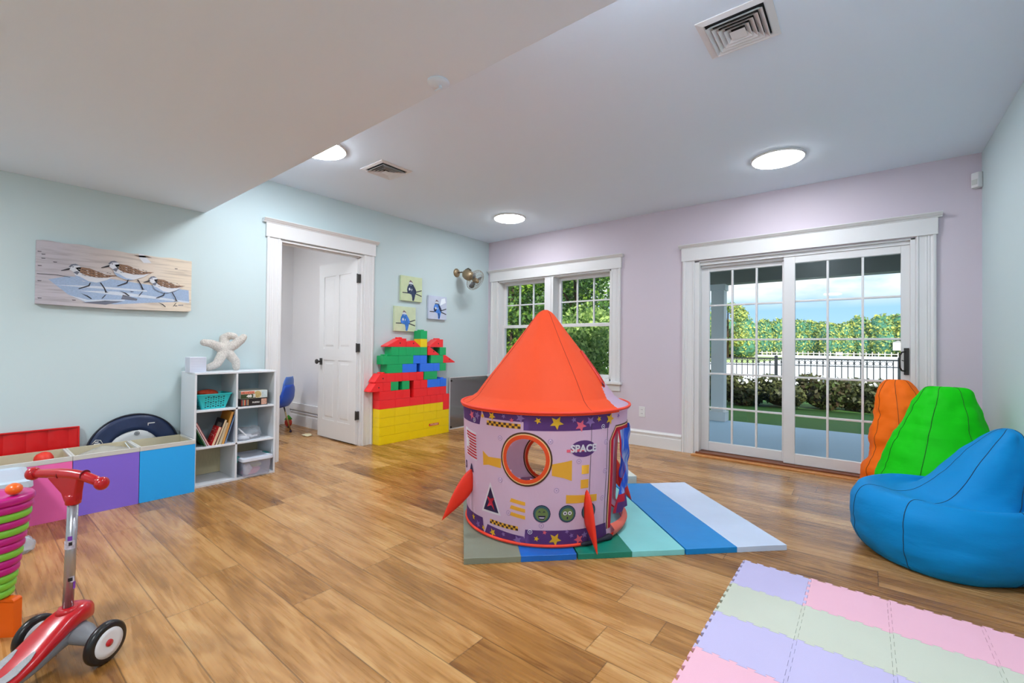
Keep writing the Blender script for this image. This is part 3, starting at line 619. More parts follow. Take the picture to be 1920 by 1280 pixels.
pbox(.649, .062, 'pale puzzle box marked 48 with green panel, on the black box', M('box_cream', (212, 216, 206), .5), deco1, 1.454, .205)
# books
def book(y, ang, th, h, d, cover, label, z=.304, pg=(225, 205, 170), deco=None):
    t = thing('book', label, 'book', (FX-.02-d, y, z), 0, 'books in the middle left cube', rot=(R(-ang), 0, 0))
    c = M('cover_'+label[:12], cover, .5); g = G(); e = .0014
    g.box((0, 0, 0), (d, e, h)).box((0, th-e, 0), (d, th, h)).box((0, 0, 0), (e, th, h)); g.build('cover', c, t)
    G().box((e, e, .003), (d-.003, th-e, h-.003)).build('pages', M('pages%d' % pg[2], pg, .8, var=.05, vscale=300, stretch=(.2, 8, .2)), t)
    if deco: deco(t, d, h)
def dots(t, d, h):
    g = G()
    for i in range(40): g.cyl((rnd.uniform(.01, d-.01), -.0004, rnd.uniform(.01, h-.01)), (0, 0, 0), .001) if 0 else g.box(*(lambda x, z: ((x, -.0006, z), (x+.004, 0, z+.004)))(rnd.uniform(.01, d-.012), rnd.uniform(.01, h-.012)))
    g.build('cover_dots', wht, t)
def blkd(t, d, h): G().box((d*.3, -.0006, h*.6), (d*.8, 0, h*.85)).build('cover_title', M('cover_grey', (120, 120, 115), .6), t)
book(1.212, -25, .005, .185, .20, (20, 110, 60), 'thin green book leaning at the left end of the row')
book(1.221, -25, .006, .20, .20, (215, 210, 215), 'thin white book leaning next to the green one', pg=(220, 220, 226))
book(1.231, -25, .012, .205, .19, (196, 30, 60), 'crimson book leaning left behind the white one', pg=(220, 205, 200))
book(1.252, 20, .020, .15, .12, (190, 28, 30), 'short red book with white dots', deco=dots)
book(1.278, 19, .017, .205, .17, (24, 26, 36), 'dark navy book with grey title patch', deco=blkd)
book(1.299, 18, .020, .18, .13, (176, 160, 132), 'tan paperback between the navy and gold books', pg=(205, 190, 160))
book(1.322, 15.5, .017, .262, .19, (196, 140, 50), 'tall gold book leaning to the right', pg=(214, 160, 90))
book(1.343, 17, .008, .232, .18, (70, 110, 170), 'thin blue book at the right end of the row', pg=(170, 190, 205))
# bag of white things
pbg = thing('plastic_bag', 'clear plastic bag with white contents in the middle right cube', 'bag', (-4.09, 1.55, .304))
def blob(r, seed, amp, f=6, n=24, flat=1, sc_=(1, 1, 1)):
    g = G(); g.sph((0, 0, 0), 1, 0, n)
    for v in g.b.verts:
        d = noise.noise(Vector(v.co)*f*.25+Vector((seed, 0, 0)))*amp+noise.noise(Vector(v.co)*f+Vector((0, seed, 0)))*amp*.5
        v.co = Vector((v.co.x*r[0], v.co.y*r[1], v.co.z*r[2]))*(1+d)
        if flat and v.co.z < -r[2]*.6: v.co.z = -r[2]*.6
    return g
g = blob((.10, .105, .06), 3, .5, 5, 28); bmesh.ops.translate(g.b, verts=g.b.verts, vec=(0, 0, .037)); g.build('bag_film', M('bag_film', (215, 222, 232), .2, alpha=.3), pbg)
g = blob((.05, .055, .025), 9, .5, 4, 20); bmesh.ops.translate(g.b, verts=g.b.verts, vec=(.03, -.04, .016)); g.cyl((.05, -.09, .10), (.07, -.03, .03), .006); g.cyl((.06, .0, .02), (.07, .05, .03), .008); g.build('white_contents', M('bag_white', (225, 228, 235), .6), pbg)
# lidded tote in bottom right cube
tt = thing('storage_box', 'small clear storage box with white lid in the bottom right cube', 'storage box', (-4.075, 1.572, .018))
clr = M('clear_plastic', (208, 214, 236), .25, alpha=.32)
g = G(); g.rings([rrect(.135, .100, .02, 0), rrect(.145, .108, .02, .125)], cap=False, sm=False); g.poly(rrect(.135, .100, .02, .001)); g.build('box_body', clr, tt, norm=False, solid=.002)
G().rings([rrect(.155, .118, .02, .122), rrect(.158, .121, .022, .128), rrect(.156, .119, .02, .148), rrect(.13, .095, .02, .150), rrect(.12, .085, .02, .143)], sm=False); g = G(); g.rings([rrect(.155, .118, .02, .122), rrect(.158, .121, .022, .128), rrect(.156, .119, .02, .148), rrect(.13, .095, .02, .150), rrect(.12, .085, .02, .143)], sm=False); g.build('lid', M('lid_white', (215, 222, 235), .35), tt)
tl = M('latch_teal', (20, 150, 150), .35)
g = G().box((-.03, -.125, .11), (.06, -.119, .152)).box((-.03, -.125, .148), (.06, -.10, .153)); g.build('latch', tl, tt, bevel=.002)
g = G().box((-.03, .119, .11), (.06, .125, .152)).box((-.03, .10, .148), (.06, .125, .153)); g.build('latch', tl, tt, bevel=.002)
for k, (p, r, c, nm) in enumerate([((.06, -.02, .028), (.06, .07, .035), (225, 120, 150), 'pink folded cloth in the small clear storage box'), ((.03, .01, .068), (.06, .06, .022), (190, 200, 110), 'yellow-green cloth in the small clear storage box'), ((.09, -.055, .045), (.03, .035, .045), (228, 228, 236), 'white crumpled tissue in the small clear storage box')]):
    g = blob(r, k*3+1, .35, 5, 20, 0); tag(g.build('folded_cloth', M('cl%d' % k, c, .85, bump=.6, bscale=40), loc=(-4.075+p[0], 1.572+p[1], .019+p[2])), nm, 'cloth')

# ================================================================== fabric bins
beige = M('bin_lining', (206, 196, 166), .9, bump=.1, bscale=300, var=.06, vscale=10)
rimm = M('bin_rim', (205, 205, 200), .85)
def bin_(y0, y1, c, label):
    t = thing('fabric_bin', label, 'storage bin', (-4.215, y0, 0), 0, 'row of fabric bins along the teal wall'); W_, D_, H_ = y1-y0-.003, .325, .385; k = .008
    cm = M('bin_'+label[:8], c, .85, bump=.06, bscale=500)
    G().box((D_-k, 0, 0), (D_, W_, H_-.028)).build('front_panel', cm, t, bevel=.001)
    g = G(); g.box((0, 0, 0), (D_-k, k, H_-.002)).box((0, W_-k, 0), (D_-k, W_, H_-.002)).box((0, k, 0), (k, W_-k, H_)).box((k, k, 0), (D_-k, W_-k, .006)); g.build('lining', beige, t)
    g = G(); g.box((D_-k-.001, -.001, H_-.03), (D_+.0015, W_+.001, H_)).box((-.001, -.001, H_-.014), (D_-k-.001, k+.002, H_)).box((-.001, W_-k-.002, H_-.014), (D_-k-.001, W_+.001, H_)); g.build('rim_band', rimm, t, bevel=.002)
    return t
bin_(.798, 1.122, (40, 172, 250), 'blue-fronted open fabric bin touching the white shelf')
bin_(.470, .798, (134, 106, 220), 'purple-fronted open fabric bin, middle of the row')
bin_(.142, .470, (250, 112, 186), 'pink-fronted open fabric bin at the left edge')
g = blob((.06, .045, .05), 4, .15, 3, 20, 0); tag(g.build('toy_ball', M('toy_red', (226, 50, 30), .5), loc=(-4.02, .355, .365)), 'red rounded toy poking out of the pink bin', 'toy')
tb_ = thing('plastic_bag', 'clear crumpled plastic bag lying in the purple bin', 'bag', (-4.06, .65, .34))
g = blob((.10, .14, .055), 11, .4, 4, 24, 0); g.build('bag_film', M('bag_film2', (222, 224, 220), .2, alpha=.3), tb_); G().tube([(.0, .10, .06), (.02, .115, .03), (.05, .135, .0)], .003).build('zip_strip', M('zip', (215, 225, 235), .4), tb_)
# things leaning behind the bins
rb = thing('ribbed_panel', 'red ribbed plastic panel standing against the wall behind the bins', 'panel', (-4.262, -.25, 0))
g = G(); n = 8; Wp = .793
P = [(u*Wp/96, -.002+.010*abs(math.cos(u/96*.5*n*2*math.pi))) for u in range(97)]
pts = [(0, 0)]+[(0, u[0]) for u in P]
g.rings([[( P[i][1] if i < 97 else -.004, P[i][0] if i < 97 else Wp*(1-(i-97)/1.), z) for i in range(99)] for z in (0, .505, .512)], sm=False)
g.box((-.006, Wp-.006, 0), (.014, Wp+.003, .518)).box((-.006, 0, .508), (.014, Wp, .518)); g.build('panel_sheet', M('red_plastic', (208, 10, 14), .35), rb, bevel=.003)
rb.rotation_euler = (0, R(-3), 0)
pd_ = thing('folded_play_hoop', 'round navy and grey folded pop-up toy leaning behind the bins', 'folded toy', (-4.245, .840, 0))
AXX = Matrix.Rotation(R(90), 4, 'Y')
g = G(); cz = .298
def disc(g, r0, r1, x, mi, n=64, wav=0):
    g.rings([[(x+wav*math.sin(5*t+r*20), r*math.sin(t), cz+r*math.cos(t)) for t in (2*math.pi*i/n for i in range(n))] for r in np.linspace(r0, r1, 5)], mi, cap=False)
nvy = M('navy_nylon', (34, 50, 84), .4, var=.25, vscale=9, bump=.3, bscale=12)
disc(g, .150, .268, .014, 0, wav=.002); g.build('fabric_ring', nvy, pd_, norm=False, solid=.003)
g = G(); disc(g, .002, .152, .013, 0); g.build('fabric_centre', M('pale_nylon', (196, 200, 200), .5), pd_, norm=False, solid=.003)
g = G(); g.tube([(.014, .270*math.sin(t), cz+.270*math.cos(t)) for t in (2*math.pi*i/64 for i in range(64))], .006, 8, 0, True); g.build('hoop_edge', M('edge_black', (22, 28, 42), .5), pd_)
g = G(); 
for rr in (.006, .014): g.tube([(.018, .012+rr*math.sin(t), .425+rr*math.cos(t)) for t in (2*math.pi*i/20 for i in range(20))], .0015, 5, 0, True)
g.build('printed_spiral', M('edge_black', (22, 28, 42), .5), pd_)
g = G().box((.0165, .075, .489), (.0185, .118, .495)).box((.0165, .075, .475), (.0185, .080, .495)); 
g.tube([(.019, y, z) for y, z in ((-.235, .385), (-.215, .41), (-.19, .405), (-.178, .38))], .002); g.box((.0165, -.225, .378), (.0185, -.192, .386)); g.box((.0165, -.22, .392), (.0185, -.2, .398))
g.build('printed_logo', wht, pd_); pd_.rotation_euler = (0, R(-3), 0)

# clear tote at the left edge
ct = thing('storage_tote', 'large clear plastic tote with blue latch at the left edge', 'storage box', (-3.68, .02, 0))
g = G(); g.rings([rrect(.17, .185, .03, 0), rrect(.20, .235, .03, .335)], cap=False, sm=False); g.poly(rrect(.17, .185, .03, .002)); g.build('tote_body', M('tote_clear', (196, 210, 232), .2, alpha=.4), ct, norm=False, solid=.003)
g = G(); g.rings([rrect(.212, .247, .03, .325), rrect(.216, .251, .03, .33), rrect(.214, .249, .03, .362), rrect(.19, .225, .03, .37), rrect(.18, .215, .03, .36)], sm=False); g.build('tote_lid', M('tote_lid', (206, 222, 236), .3, alpha=.8), ct)
G().box((-.04, .247, .33), (.05, .258, .375)).build('latch', M('latch_blue', (40, 90, 180), .35), ct, bevel=.003)
g = blob((.04, .05, .05), 5, .5, 5, 18); tag(g.build('plastic_wrap', M('wrap', (200, 220, 235), .2, alpha=.45), loc=(-3.44, .235, .03)), 'crumpled clear wrap beside the big tote', 'plastic wrap')

# ================================================================== folding mats
def vinyl(n, c): return M('vinyl_'+n, c, .38, bump=.25, bscale=9, var=.04, vscale=6)
def mat_panels(t, cols_, w, d, h, z=0, gap=.004):
    for k, (nm, c) in enumerate(cols_):
        x0 = k*w; e0 = gap if k % 2 == 0 else 0; e1 = gap if k % 2 == 1 else 0
        g = G().box((x0+e0, 0, z), (x0+w-e1, d, z+h)); bmesh.ops.subdivide_edges(g.b, edges=g.b.edges, cuts=6, use_grid_fill=True)
        for v in g.b.verts:
            if v.co.z > z+h-1e-4: v.co.z += .0022*noise.noise(Vector((v.co.x*7+k, v.co.y*6, 0)))-.002
        g.build('mat_section', vinyl(nm, c), t, bevel=.005, seg=3)
fm = thing('folding_mat', 'three-fold padded mat in stripes of olive, blue, green, aqua and pale blue', 'play mat', (-1.583, 1.607, 0), R(45))
mat_panels(fm, [('olive', (128, 134, 116)), ('blue', (16, 104, 196)), ('green', (14, 128, 106)), ('aqua', (132, 212, 212)), ('azure', (0, 134, 206)), ('paleblue', (204, 218, 240))], .2945, 1.125, .032)
f2 = thing('folding_mat', 'second padded mat folded double behind the tent, cream and dark green', 'play mat', (-1.86, 3.00, 0), R(45))
mat_panels(f2, [('cream', (214, 220, 208)), ], .60, .28, .075)
G().box((.0, .284, 0), (.60, .56, .075)).build('mat_section', vinyl('darkgreen', (52, 92, 74)), f2, bevel=.006)

# ================================================================== foam tiles
TS, TX, TY = .2832, -.493, 2.544
def wave(n=5, d=.0105):
    P = [(0, 0)]; s = 1/n
    for i in range(n):
        a = (i+.18)*s; b = (i+.5)*s; c_ = (i+.5)*s; e = (i+.86)*s
        P += [(a+.02*s, 0), (a-.10*s, d), (a+.46*s, d), (a+.34*s, 0)]
    P.append((1, 0)); return P
WV = wave()
tilec = {'l': ('lavender', (196, 190, 228)), 'p': ('pink', (238, 186, 204)), 's': ('sage', (204, 210, 194))}
tilem = {k: M('foam_'+v[0], v[1], .75, bump=.15, bscale=600, var=.02, vscale=5) for k, v in tilec.items()}
lay = ['lppp', 'ssss', 'llll', 'ppss', 'llpp', 'ssll']
for r_, rowc in enumerate(lay):
    for c_, k in enumerate(rowc):
        t0 = tag(None or bpy.data.objects.new('foam_tile', None), None, None) if 0 else None
        P = []
        for u, d in WV: P.append((u*TS, TS+d))                       # top edge, left to right
        for u, d in WV[1:]: P.append((TS+d, TS-u*TS))                # right edge, down
        for u, d in WV[::-1][1:]: P.append((u*TS, d))                # bottom edge, right to left
        for u, d in WV[::-1][1:-1]: P.append((d, TS-u*TS))           # left edge, up
        cx = TS/2; P = [(cx+(x-cx)*.9965, cx+(y-cx)*.9965) for x, y in P][::-1]
        g = G().prism(P, lambda u, v: (u, v, 0), lambda u, v: (u, v, .012))
        o = g.build('foam_tile', tilem[k], None, loc=(TX+c_*TS, TY-(r_+1)*TS, .0005))
        tag(o, '%s interlocking foam tile, %s from the left in the %s row from the sliding door' % (tilec[k][0], ORD[c_], ORD[r_]), 'foam tile', 'interlocking foam floor tiles')

# ================================================================== rocket play tent
TC = (-1.614, 2.366, .033)
tent = thing('play_tent', 'orange and lilac rocket play tent standing on the padded mat', 'play tent', TC)
def cloth(n, c, tl=.35, **k): return M('tent_'+n, c, .7, transl=tl, bump=.5, bscale=14, stretch=(1, 1, .45), **k)
tm = dict(body=cloth('body', (230, 204, 230)), purple=cloth('purple', (98, 58, 128)), yellow=cloth('yellow', (246, 190, 60)), star=cloth('star', (250, 200, 50)), rose=cloth('rose', (250, 112, 136)), lilac=cloth('lilac', (158, 122, 190)),
  white=cloth('white', (238, 236, 244)), red=cloth('red', (206, 30, 60)), brown=cloth('brown', (88, 60, 40)), navy=cloth('navy', (52, 40, 84)), olive=cloth('olive', (122, 146, 88)), teal=cloth('teal', (70, 110, 120)), ora=cloth('ora', (245, 90, 40)), ring=cloth('ring', (186, 158, 200)), cream=cloth('cream', (255, 215, 150)))
TM = list(tm.values()); TI = {k: i for i, k in enumerate(tm)}
ZH = .71
def RR(z): return .487+.029*z/ZH
def cyl(az, z, off=0):
    r = RR(z)+off+.004*math.sin(R(az)*9+z*4)*math.sin(z*9)+.003*math.sin(R(az)*5+1)
    a = R(az); return Vector((r*math.cos(a), r*math.sin(a), z))
def dec(g, pts, mi, off=.0016, step=4):
    """flat print given in (azimuth deg, height) laid on the cylindrical wall"""
    b2 = bmesh.new(); f = b2.faces.new([b2.verts.new((a, z*100, 0)) for a, z in pts]); 
    a0, a1 = min(p[0] for p in pts), max(p[0] for p in pts); q = math.ceil(a0/step)*step
    while q < a1:
        bmesh.ops.bisect_plane(b2, geom=b2.verts[:]+b2.edges[:]+b2.faces[:], plane_co=(q, 0, 0), plane_no=(1, 0, 0)); q += step
    bmesh.ops.triangulate(b2, faces=[f for f in b2.faces if len(f.verts) > 4]); mp_ = {v: g.b.verts.new(cyl(v.co.x, v.co.y/100, off)) for v in b2.verts}
    for f in b2.faces:
        x = g.b.faces.new([mp_[v] for v in f.verts]); x.material_index = mi; x.smooth = True
    b2.free()
DEG = 180/math.pi/.50
def el(az, z, r, n=20, ry=None): return [(az+r*DEG*math.cos(t), z+(ry or r)*math.sin(t)) for t in (2*math.pi*i/n for i in range(n))]
def star5(az, z, r, rot=0): return [(az+(r if i % 2 == 0 else r*.45)*DEG*math.sin(t+rot), z+(r if i % 2 == 0 else r*.45)*math.cos(t+rot)) for i, t in enumerate(math.pi*i/5 for i in range(10))]
WIN = [(-67, .468, .112), (122, .24, .150)]; DR = (22, 29, .075, .60)   # round windows; door: azimuth, half width, z0, z1
def inhole(az, z):
    for a, zc, r in WIN:
        d = (az-a+180) % 360-180
        if math.hypot(d/DEG, z-zc) < r: return True
    d = (az-DR[0]+180) % 360-180
    return abs(d) < DR[1] and DR[2] < z < DR[3]
g = G(); na, nz = 180, 60; V = [[g.b.verts.new(cyl(a*2-180, ZH*z/nz)) for a in range(na)] for z in range(nz+1)]
for z in range(nz):
    for a in range(na):
        if inhole(a*2-179, ZH*(z+.5)/nz): continue
        f = g.b.faces.new((V[z][a], V[z][(a+1) % na], V[z+1][(a+1) % na], V[z+1][a])); f.smooth = True; f.material_index = 0
dz_ = -.033
def D(pts, k, off=.0016): dec(g, [(a, z+dz_) for a, z in pts], TI[k], off)
for A0 in (-180, -90, 0, 90):      # the band prints repeat around the tent
    for s in ((-120, -99), ):
        pass
def band(a0, a1, zt, zb, sl=2.2): D([(a0, zt), (a0+sl*0, zb), (a1-sl, zb), (a1, zt)], 'purple', .0012)
for a0, a1 in ((-175, -143), (-132, -99.3), (-68, -9.5), (55, 88), (100, 172)):
    band(a0, a1, .741, .656); D([(a0, .035), (a1, .035), (a1-1.5, .125), (a0+1, .125)], 'purple', .0012)
D([(-99.3, .741), (-96.5, .70), (-67.7, .70), (-68, .741)], 'purple', .0012); D([(-99.3, .035), (-66, .035), (-68, .085), (-96, .10)], 'purple', .0012)
def checker(a0, a1, z0, z1):
    D([(a0, z0), (a1, z0), (a1, z1), (a0, z1)], 'yellow'); n = 13; w_ = (a1-a0)/n; h_ = (z1-z0)/2
    for i in range(n): D([(a0+i*w_, z0+(i % 2)*h_), (a0+(i+1)*w_, z0+(i % 2)*h_), (a0+(i+1)*w_, z0+(i % 2+1)*h_), (a0+i*w_, z0+(i % 2+1)*h_)], 'brown', .0022)
checker(-94.6, -69.8, .662, .688); checker(-93.5, -71.6, .112, .136)
for a, z, r, k in [(-111, .70, .03, 'rose'), (-104, .705, .026, 'lilac'), (-98.5, .708, .016, 'star'), (-90, .715, .026, 'star'), (-81, .722, .014, 'lilac'), (-75.5, .705, .014, 'rose'), (-70, .72, .026, 'lilac'), (-59.5, .71, .019, 'star'), (-48.5, .70, .038, 'star'), (-38, .715, .016, 'lilac'), (-33.5, .682, .034, 'rose'), (-27, .702, .030, 'lilac'), (-20.5, .712, .017, 'star'), (-11, .705, .034, 'star'), (-2, .715, .015, 'lilac'), (70, .70, .03, 'rose'), (120, .70, .03, 'star'), (150, .70, .03, 'lilac'), (-158, .70, .03, 'star'),
    (-112, .10, .02, 'star'), (-106, .075, .024, 'lilac'), (-100, .07, .016, 'star'), (-91, .065, .024, 'star'), (-82, .075, .014, 'lilac'), (-72, .06, .028, 'lilac'), (-60, .08, .016, 'star'), (-48.5, .078, .036, 'star'), (-55, .115, .013, 'rose'), (-38, .095, .014, 'lilac'), (-33, .07, .03, 'rose'), (-29, .09, .02, 'lilac'), (-22, .075, .028, 'lilac'), (-41, .118, .013, 'lilac')]:
    D(star5(a, z, r, a), k, .0024)
for a, z in ((-107.5, .675), (-17, .668), (-64, .115)): D(el(a, z, .013), 'white', .0022); D(el(a, z, .0095), 'purple', .0028); D(el(a, z, .004), 'white', .0032)
for a, z in ((-84, .60), (-52, .60), (-14, .58), (-84, .37), (-14, .42), (-48, .34), (-15, .27), (-78, .20), (-57, .15), (-34, .49)): D(el(a, z, .014), 'ring', .0014); D(el(a, z, .011), 'body', .0018); D(el(a, z, .004), 'ring', .0022)
# window surround
for a, z, r in WIN:
    zz = z-dz_
    for r0, r1, k, of in ((r+.031, r+.022, 'brown', .002), (r+.022, r+.016, 'cream', .003), (r+.016, r-.004, 'ora', .004)):
        of = of if a < 0 else -of*2
        n = 40; vr = [[g.b.verts.new(cyl(a+rr*DEG*math.cos(t), z+rr*math.sin(t)*1.02, of)) for t in (2*math.pi*i/n for i in range(n))] for rr in (r0, r1)]
        for i in range(n):
            f = g.b.faces.new((vr[0][i], vr[0][(i+1) % n], vr[1][(i+1) % n], vr[1][i])); f.material_index = TI[k]
# door surround
a, hw, z0, z1 = DR
def arch(e): 
    d = e*DEG; return [(a-hw-d, z0-.02), (a-hw-d, z1-.05), (a-hw+4-d*.4, z1+e), (a+hw-4+d*.4, z1+e), (a+hw+d, z1-.05), (a+hw+d, z0-.02)]
for e0, e1, k, of in ((.030, .022, 'brown', .002), (.022, .014, 'cream', .0026), (.016, -.008, 'red', .0032)):
    A = arch(e0); B_ = arch(e1)
    def den(P): 
        o = []
        for p, q in zip(P, P[1:]): o += [(p[0]+(q[0]-p[0])*i/8, p[1]+(q[1]-p[1])*i/8) for i in range(8)]
        return o+[P[-1]]
    A, B_ = den(A), den(B_); va = [g.b.verts.new(cyl(x, y, of)) for x, y in A]; vb = [g.b.verts.new(cyl(x, y, of)) for x, y in B_]
    for i in range(len(A)-1): f = g.b.faces.new((va[i], va[i+1], vb[i+1], vb[i])); f.material_index = TI[k]
# prints
for p0, p1, z0_, z1_ in ((-98.5, -83.5, .43, .50), (-51, -38.5, .40, .49)):
    if p0 < -60: D([(p0, z0_), (p0+5, z0_+.01), (p1, z0_+.005), (p1, z1_-.012), (p0+5, z1_-.015), (p0, z1_+.012)], 'yellow')
    else: D([(p0, z0_+.02), (p1-5, z0_+.005), (p1, z0_-.012), (p1, z1_+.008), (p1-5, z1_), (p0, z1_-.01)], 'yellow')
D([(-32, .42), (-27, .42), (-27, .468), (-32, .468)], 'yellow'); D([(-32.5, .343), (-27, .343), (-27, .39), (-32.5, .39)], 'yellow'); D([(-42, .27), (-20, .262), (-20, .30), (-42, .315)], 'yellow')
for i in range(3): D([(-77, .19+i*.037), (-67, .178+i*.037), (-67, .197+i*.037), (-76, .21+i*.037)], 'yellow')
D([(-101.5, .165), (-84, .172), (-92.5, .345)], 'white', .0014); D([(-99.5, .178), (-85.8, .182), (-92.5, .318)], 'navy', .0022); D([(-96, .20), (-92, .215), (-89, .19), (-91, .235), (-89, .262), (-93, .25), (-96, .26), (-94, .23)], 'red', .003)
for a_ in (-56.8, -41, -26.2):
    z_ = .214; D(el(a_, z_, .047), 'navy', .0016); D(el(a_, z_, .043), 'teal', .0022); D(el(a_, z_-.003, .034), 'olive', .0028)
    if a_ < -50:
        D([(a_-2.4, z_-.01), (a_+2.4, z_-.01), (a_+1.4, z_-.03), (a_-1.4, z_-.03)], 'navy', .0036); D([(a_-1.8, z_-.018), (a_+1.8, z_-.018), (a_+1.2, z_-.024), (a_-1.2, z_-.024)], 'white', .0042)
        for s in (-1, 1): D([(a_+s*.4, z_+.006), (a_+s*1.4, z_+.016), (a_+s*2.4, z_+.006), (a_+s*1.4, z_+.010)], 'navy', .0036)
    else:
        for s in (-1, 1): D(el(a_+s*1.5, z_+.004, .011, 12), 'white', .0036); D(el(a_+s*1.5, z_+.004, .0045, 10), 'navy', .0042)
        D(el(a_, z_-.022, .004, 10, .007), 'navy', .0036)
for i in range(9): z_ = .455+i*.0165; D([(-122, z_), (-105.5, z_-.006), (-105.5, z_+.003), (-122, z_+.0105)], 'red', .0026)
D([(-124, .45), (-105.5, .44), (-105.5, .602), (-124, .614)], 'white', .0016)
D(el(-31.2, .558, .073, 28, .045), 'purple', .0016); D([(-42, .541), (-30, .545), (-30, .556), (-42, .556)], 'rose', .0024)
def ontent(az, z, off=.0036): return lambda x, y: cyl(az+x*DEG, z+dz_+y, off)
addtext(g, 'SPACE', .053, ontent(-31.0, .558), TI['white'], bold=.0022)
addtext(g, 'A', .06, ontent(-113.5, .384), TI['navy'], bold=.003); addtext(g, 'S', .06, ontent(-124, .384), TI['navy'], bold=.003)
g.build('tent_wall', TM, tent, norm=False)
# hoops, poles, fins
hred = M('hoop_red', (236, 62, 34), .6)
for z, rr, nm in ((.004, .492, 'base_hoop'), (ZH+.004, .530, 'eave_hoop')):
    G().tube([(rr*math.cos(t), rr*math.sin(t), z+.006) for t in (2*math.pi*i/72 for i in range(72))], .008, 8, 0, True).build(nm, hred, tent)
pole = M('pole_grey', (58, 48, 66), .6)
for az in (-26, -12.5, -114, 64, 160): G().tube([cyl(az, z, -.005+.0 if az != -12.5 else -.004) + Vector((0, 0, 0)) for z in np.linspace(.01, ZH, 12)], .0035, 6).build('tent_pole', pole, tent)
for az in (-26, -12.5): G().tube([cyl(az, z, .001) for z in np.linspace(.01, ZH, 24)], .0013, 4).build('seam', pole, tent)
G().tube([(.0, .0, .0), (.006, .0, -.05), (.0, .012, -.11), (-.006, .0, -.115), (.0, -.008, -.06), (0, 0, 0)], .0022, 6).build('tie_cord', M('cord_white', (228, 222, 215), .7), tent, loc=cyl(40, .60, .035))
red_f = M('fin_red', (238, 50, 22), .55, transl=.15)
for az, tr, tz in ((-114, .68, .105), (-28, .60, .03), (58, .66, .05), (168, .68, .07)):
    z1, z0 = .345, .215; w0 = .016; d = Vector((math.cos(R(az)), math.sin(R(az)), 0)); s = Vector((-d.y, d.x, 0))
    if az == -28: z1, z0 = .30, .10
    rs = []
    for i in range(11):
        t = i/10; r0 = .495; rc = r0+(tr-r0)*t; top = z1+(tz-.033-z1)*t**1.7; bot = z0+(tz-.033-z0)*t**.75; hh = (top-bot)/2+.001; cz_ = (top+bot)/2; w_ = w0*(1-t)**.5+.0015
        if az == -28: rc = r0+(tr-r0)*t**.8
        rs.append([d*rc+s*(w_*math.cos(q))+Vector((0, 0, cz_+hh*math.sin(q))) for q in (2*math.pi*k/12 for k in range(12))])
    g = G(); g.rings(rs); g.build('rocket_fin', red_f, tent)
# door flap, bunched blue curtain
g = G(); cols_ = 25; rows_ = 24; rs = []
for j in range(rows_+1):
    t_ = j/rows_; z = .60-.475*t_; a0 = -3+11*math.exp(-((t_-.52)/.22)**2); a1 = 47-4*math.sin(t_*6); r_ = []
    for i in range(cols_):
        u = i/(cols_-1); r_.append(cyl(a0+(a1-a0)*u, z, .014+.011*math.sin(u*23+t_*5)*(.4+.6*t_)+.005*math.sin(z*38+u*9)))
    rs.append(r_)
vr = [[g.b.verts.new(p) for p in r] for r in rs]
for j in range(rows_):
    for i in range(cols_-1):
        f = g.b.faces.new((vr[j][i], vr[j][i+1], vr[j+1][i+1], vr[j+1][i])); f.smooth = True
        f.material_index = 1 if (i in (0, cols_-2) or j in (19, 20)) else (2 if j > 20 else 0)
fb = cloth('flap_blue', (40, 104, 228)); q_ = fb.node_tree; nn_ = q_.nodes.new('ShaderNodeTexNoise'); nn_.inputs['Scale'].default_value = 5
mm_ = q_.nodes.new('ShaderNodeMapping'); mm_.inputs['Scale'].default_value = (5, 5, .9); tt_ = q_.nodes.new('ShaderNodeTexCoord'); q_.links.new(tt_.outputs['Object'], mm_.inputs[0]); q_.links.new(mm_.outputs[0], nn_.inputs[0])
rr_ = q_.nodes.new('ShaderNodeValToRGB'); q_.links.new(nn_.outputs[0], rr_.inputs[0]); e_ = rr_.color_ramp.elements; e_[0].position = .46; e_[0].color = (*lin((36, 96, 226)), 1); e_[1].position = .62; e_[1].color = (*lin((196, 214, 248)), 1); q_.links.new(rr_.outputs[0], q_.nodes['Principled BSDF'].inputs[0])
g.build('door_flap', [fb, tm['red'], tm['purple'], tm['white']], tent, norm=False)
g = G(); rs = [[cyl(az, z, o) for az in np.linspace(-6, 50, 16)] for z, o in ((.075, .002), (.05, .03), (.02, .02), (.0, .005))]; g.rings(rs, cap=False, closed=False); g.build('door_sill', M('sill_salmon', (250, 120, 100), .6, transl=.2), tent, norm=False)
g = G().tube([cyl(az, .012, .012) for az in np.linspace(-32, -6, 12)], [.006, .01, .013, .012, .010, .009, .009, .01, .012, .016, .018, .008], 8); g.build('base_knot', M('knot_dark', (26, 24, 40), .7), tent)
# cone roof
prof = [(ZH-.005, .530), (ZH+.01, .522), (ZH+.03, .478), (ZH+.06, .436), (ZH+.10, .408), (ZH+.16, .364), (ZH+.24, .302), (ZH+.32, .240), (ZH+.40, .178), (ZH+.48, .118), (ZH+.54, .075), (ZH+.565, .056), (ZH+.58, .040), (ZH+.594, .016)]
fine = []
for p, q in zip(prof, prof[1:]):
    k_ = max(1, int(abs(q[0]-p[0])/.005))
    for i in range(k_): fine.append((p[0]+(q[0]-p[0])*i/k_, p[1]+(q[1]-p[1])*i/k_))
fine.append(prof[-1])
def cone(az, z, r, off=0):
    q = abs(((az+26) % 45)/45-.5)*2; f = 1+.012*(q-.5)*(1 if z > ZH+.05 else 0)+.008*math.sin(R(az)*11+z*14)*min(1, (z-ZH)*3)
    return Vector(((r*f+off)*math.cos(R(az)), (r*f+off)*math.sin(R(az)), z))
g = G(); na = 360; V = [[g.b.verts.new(cone(a-180, z, r)) for a in range(na)] for z, r in fine]
ZO = (ZH+.125, ZH+.33)
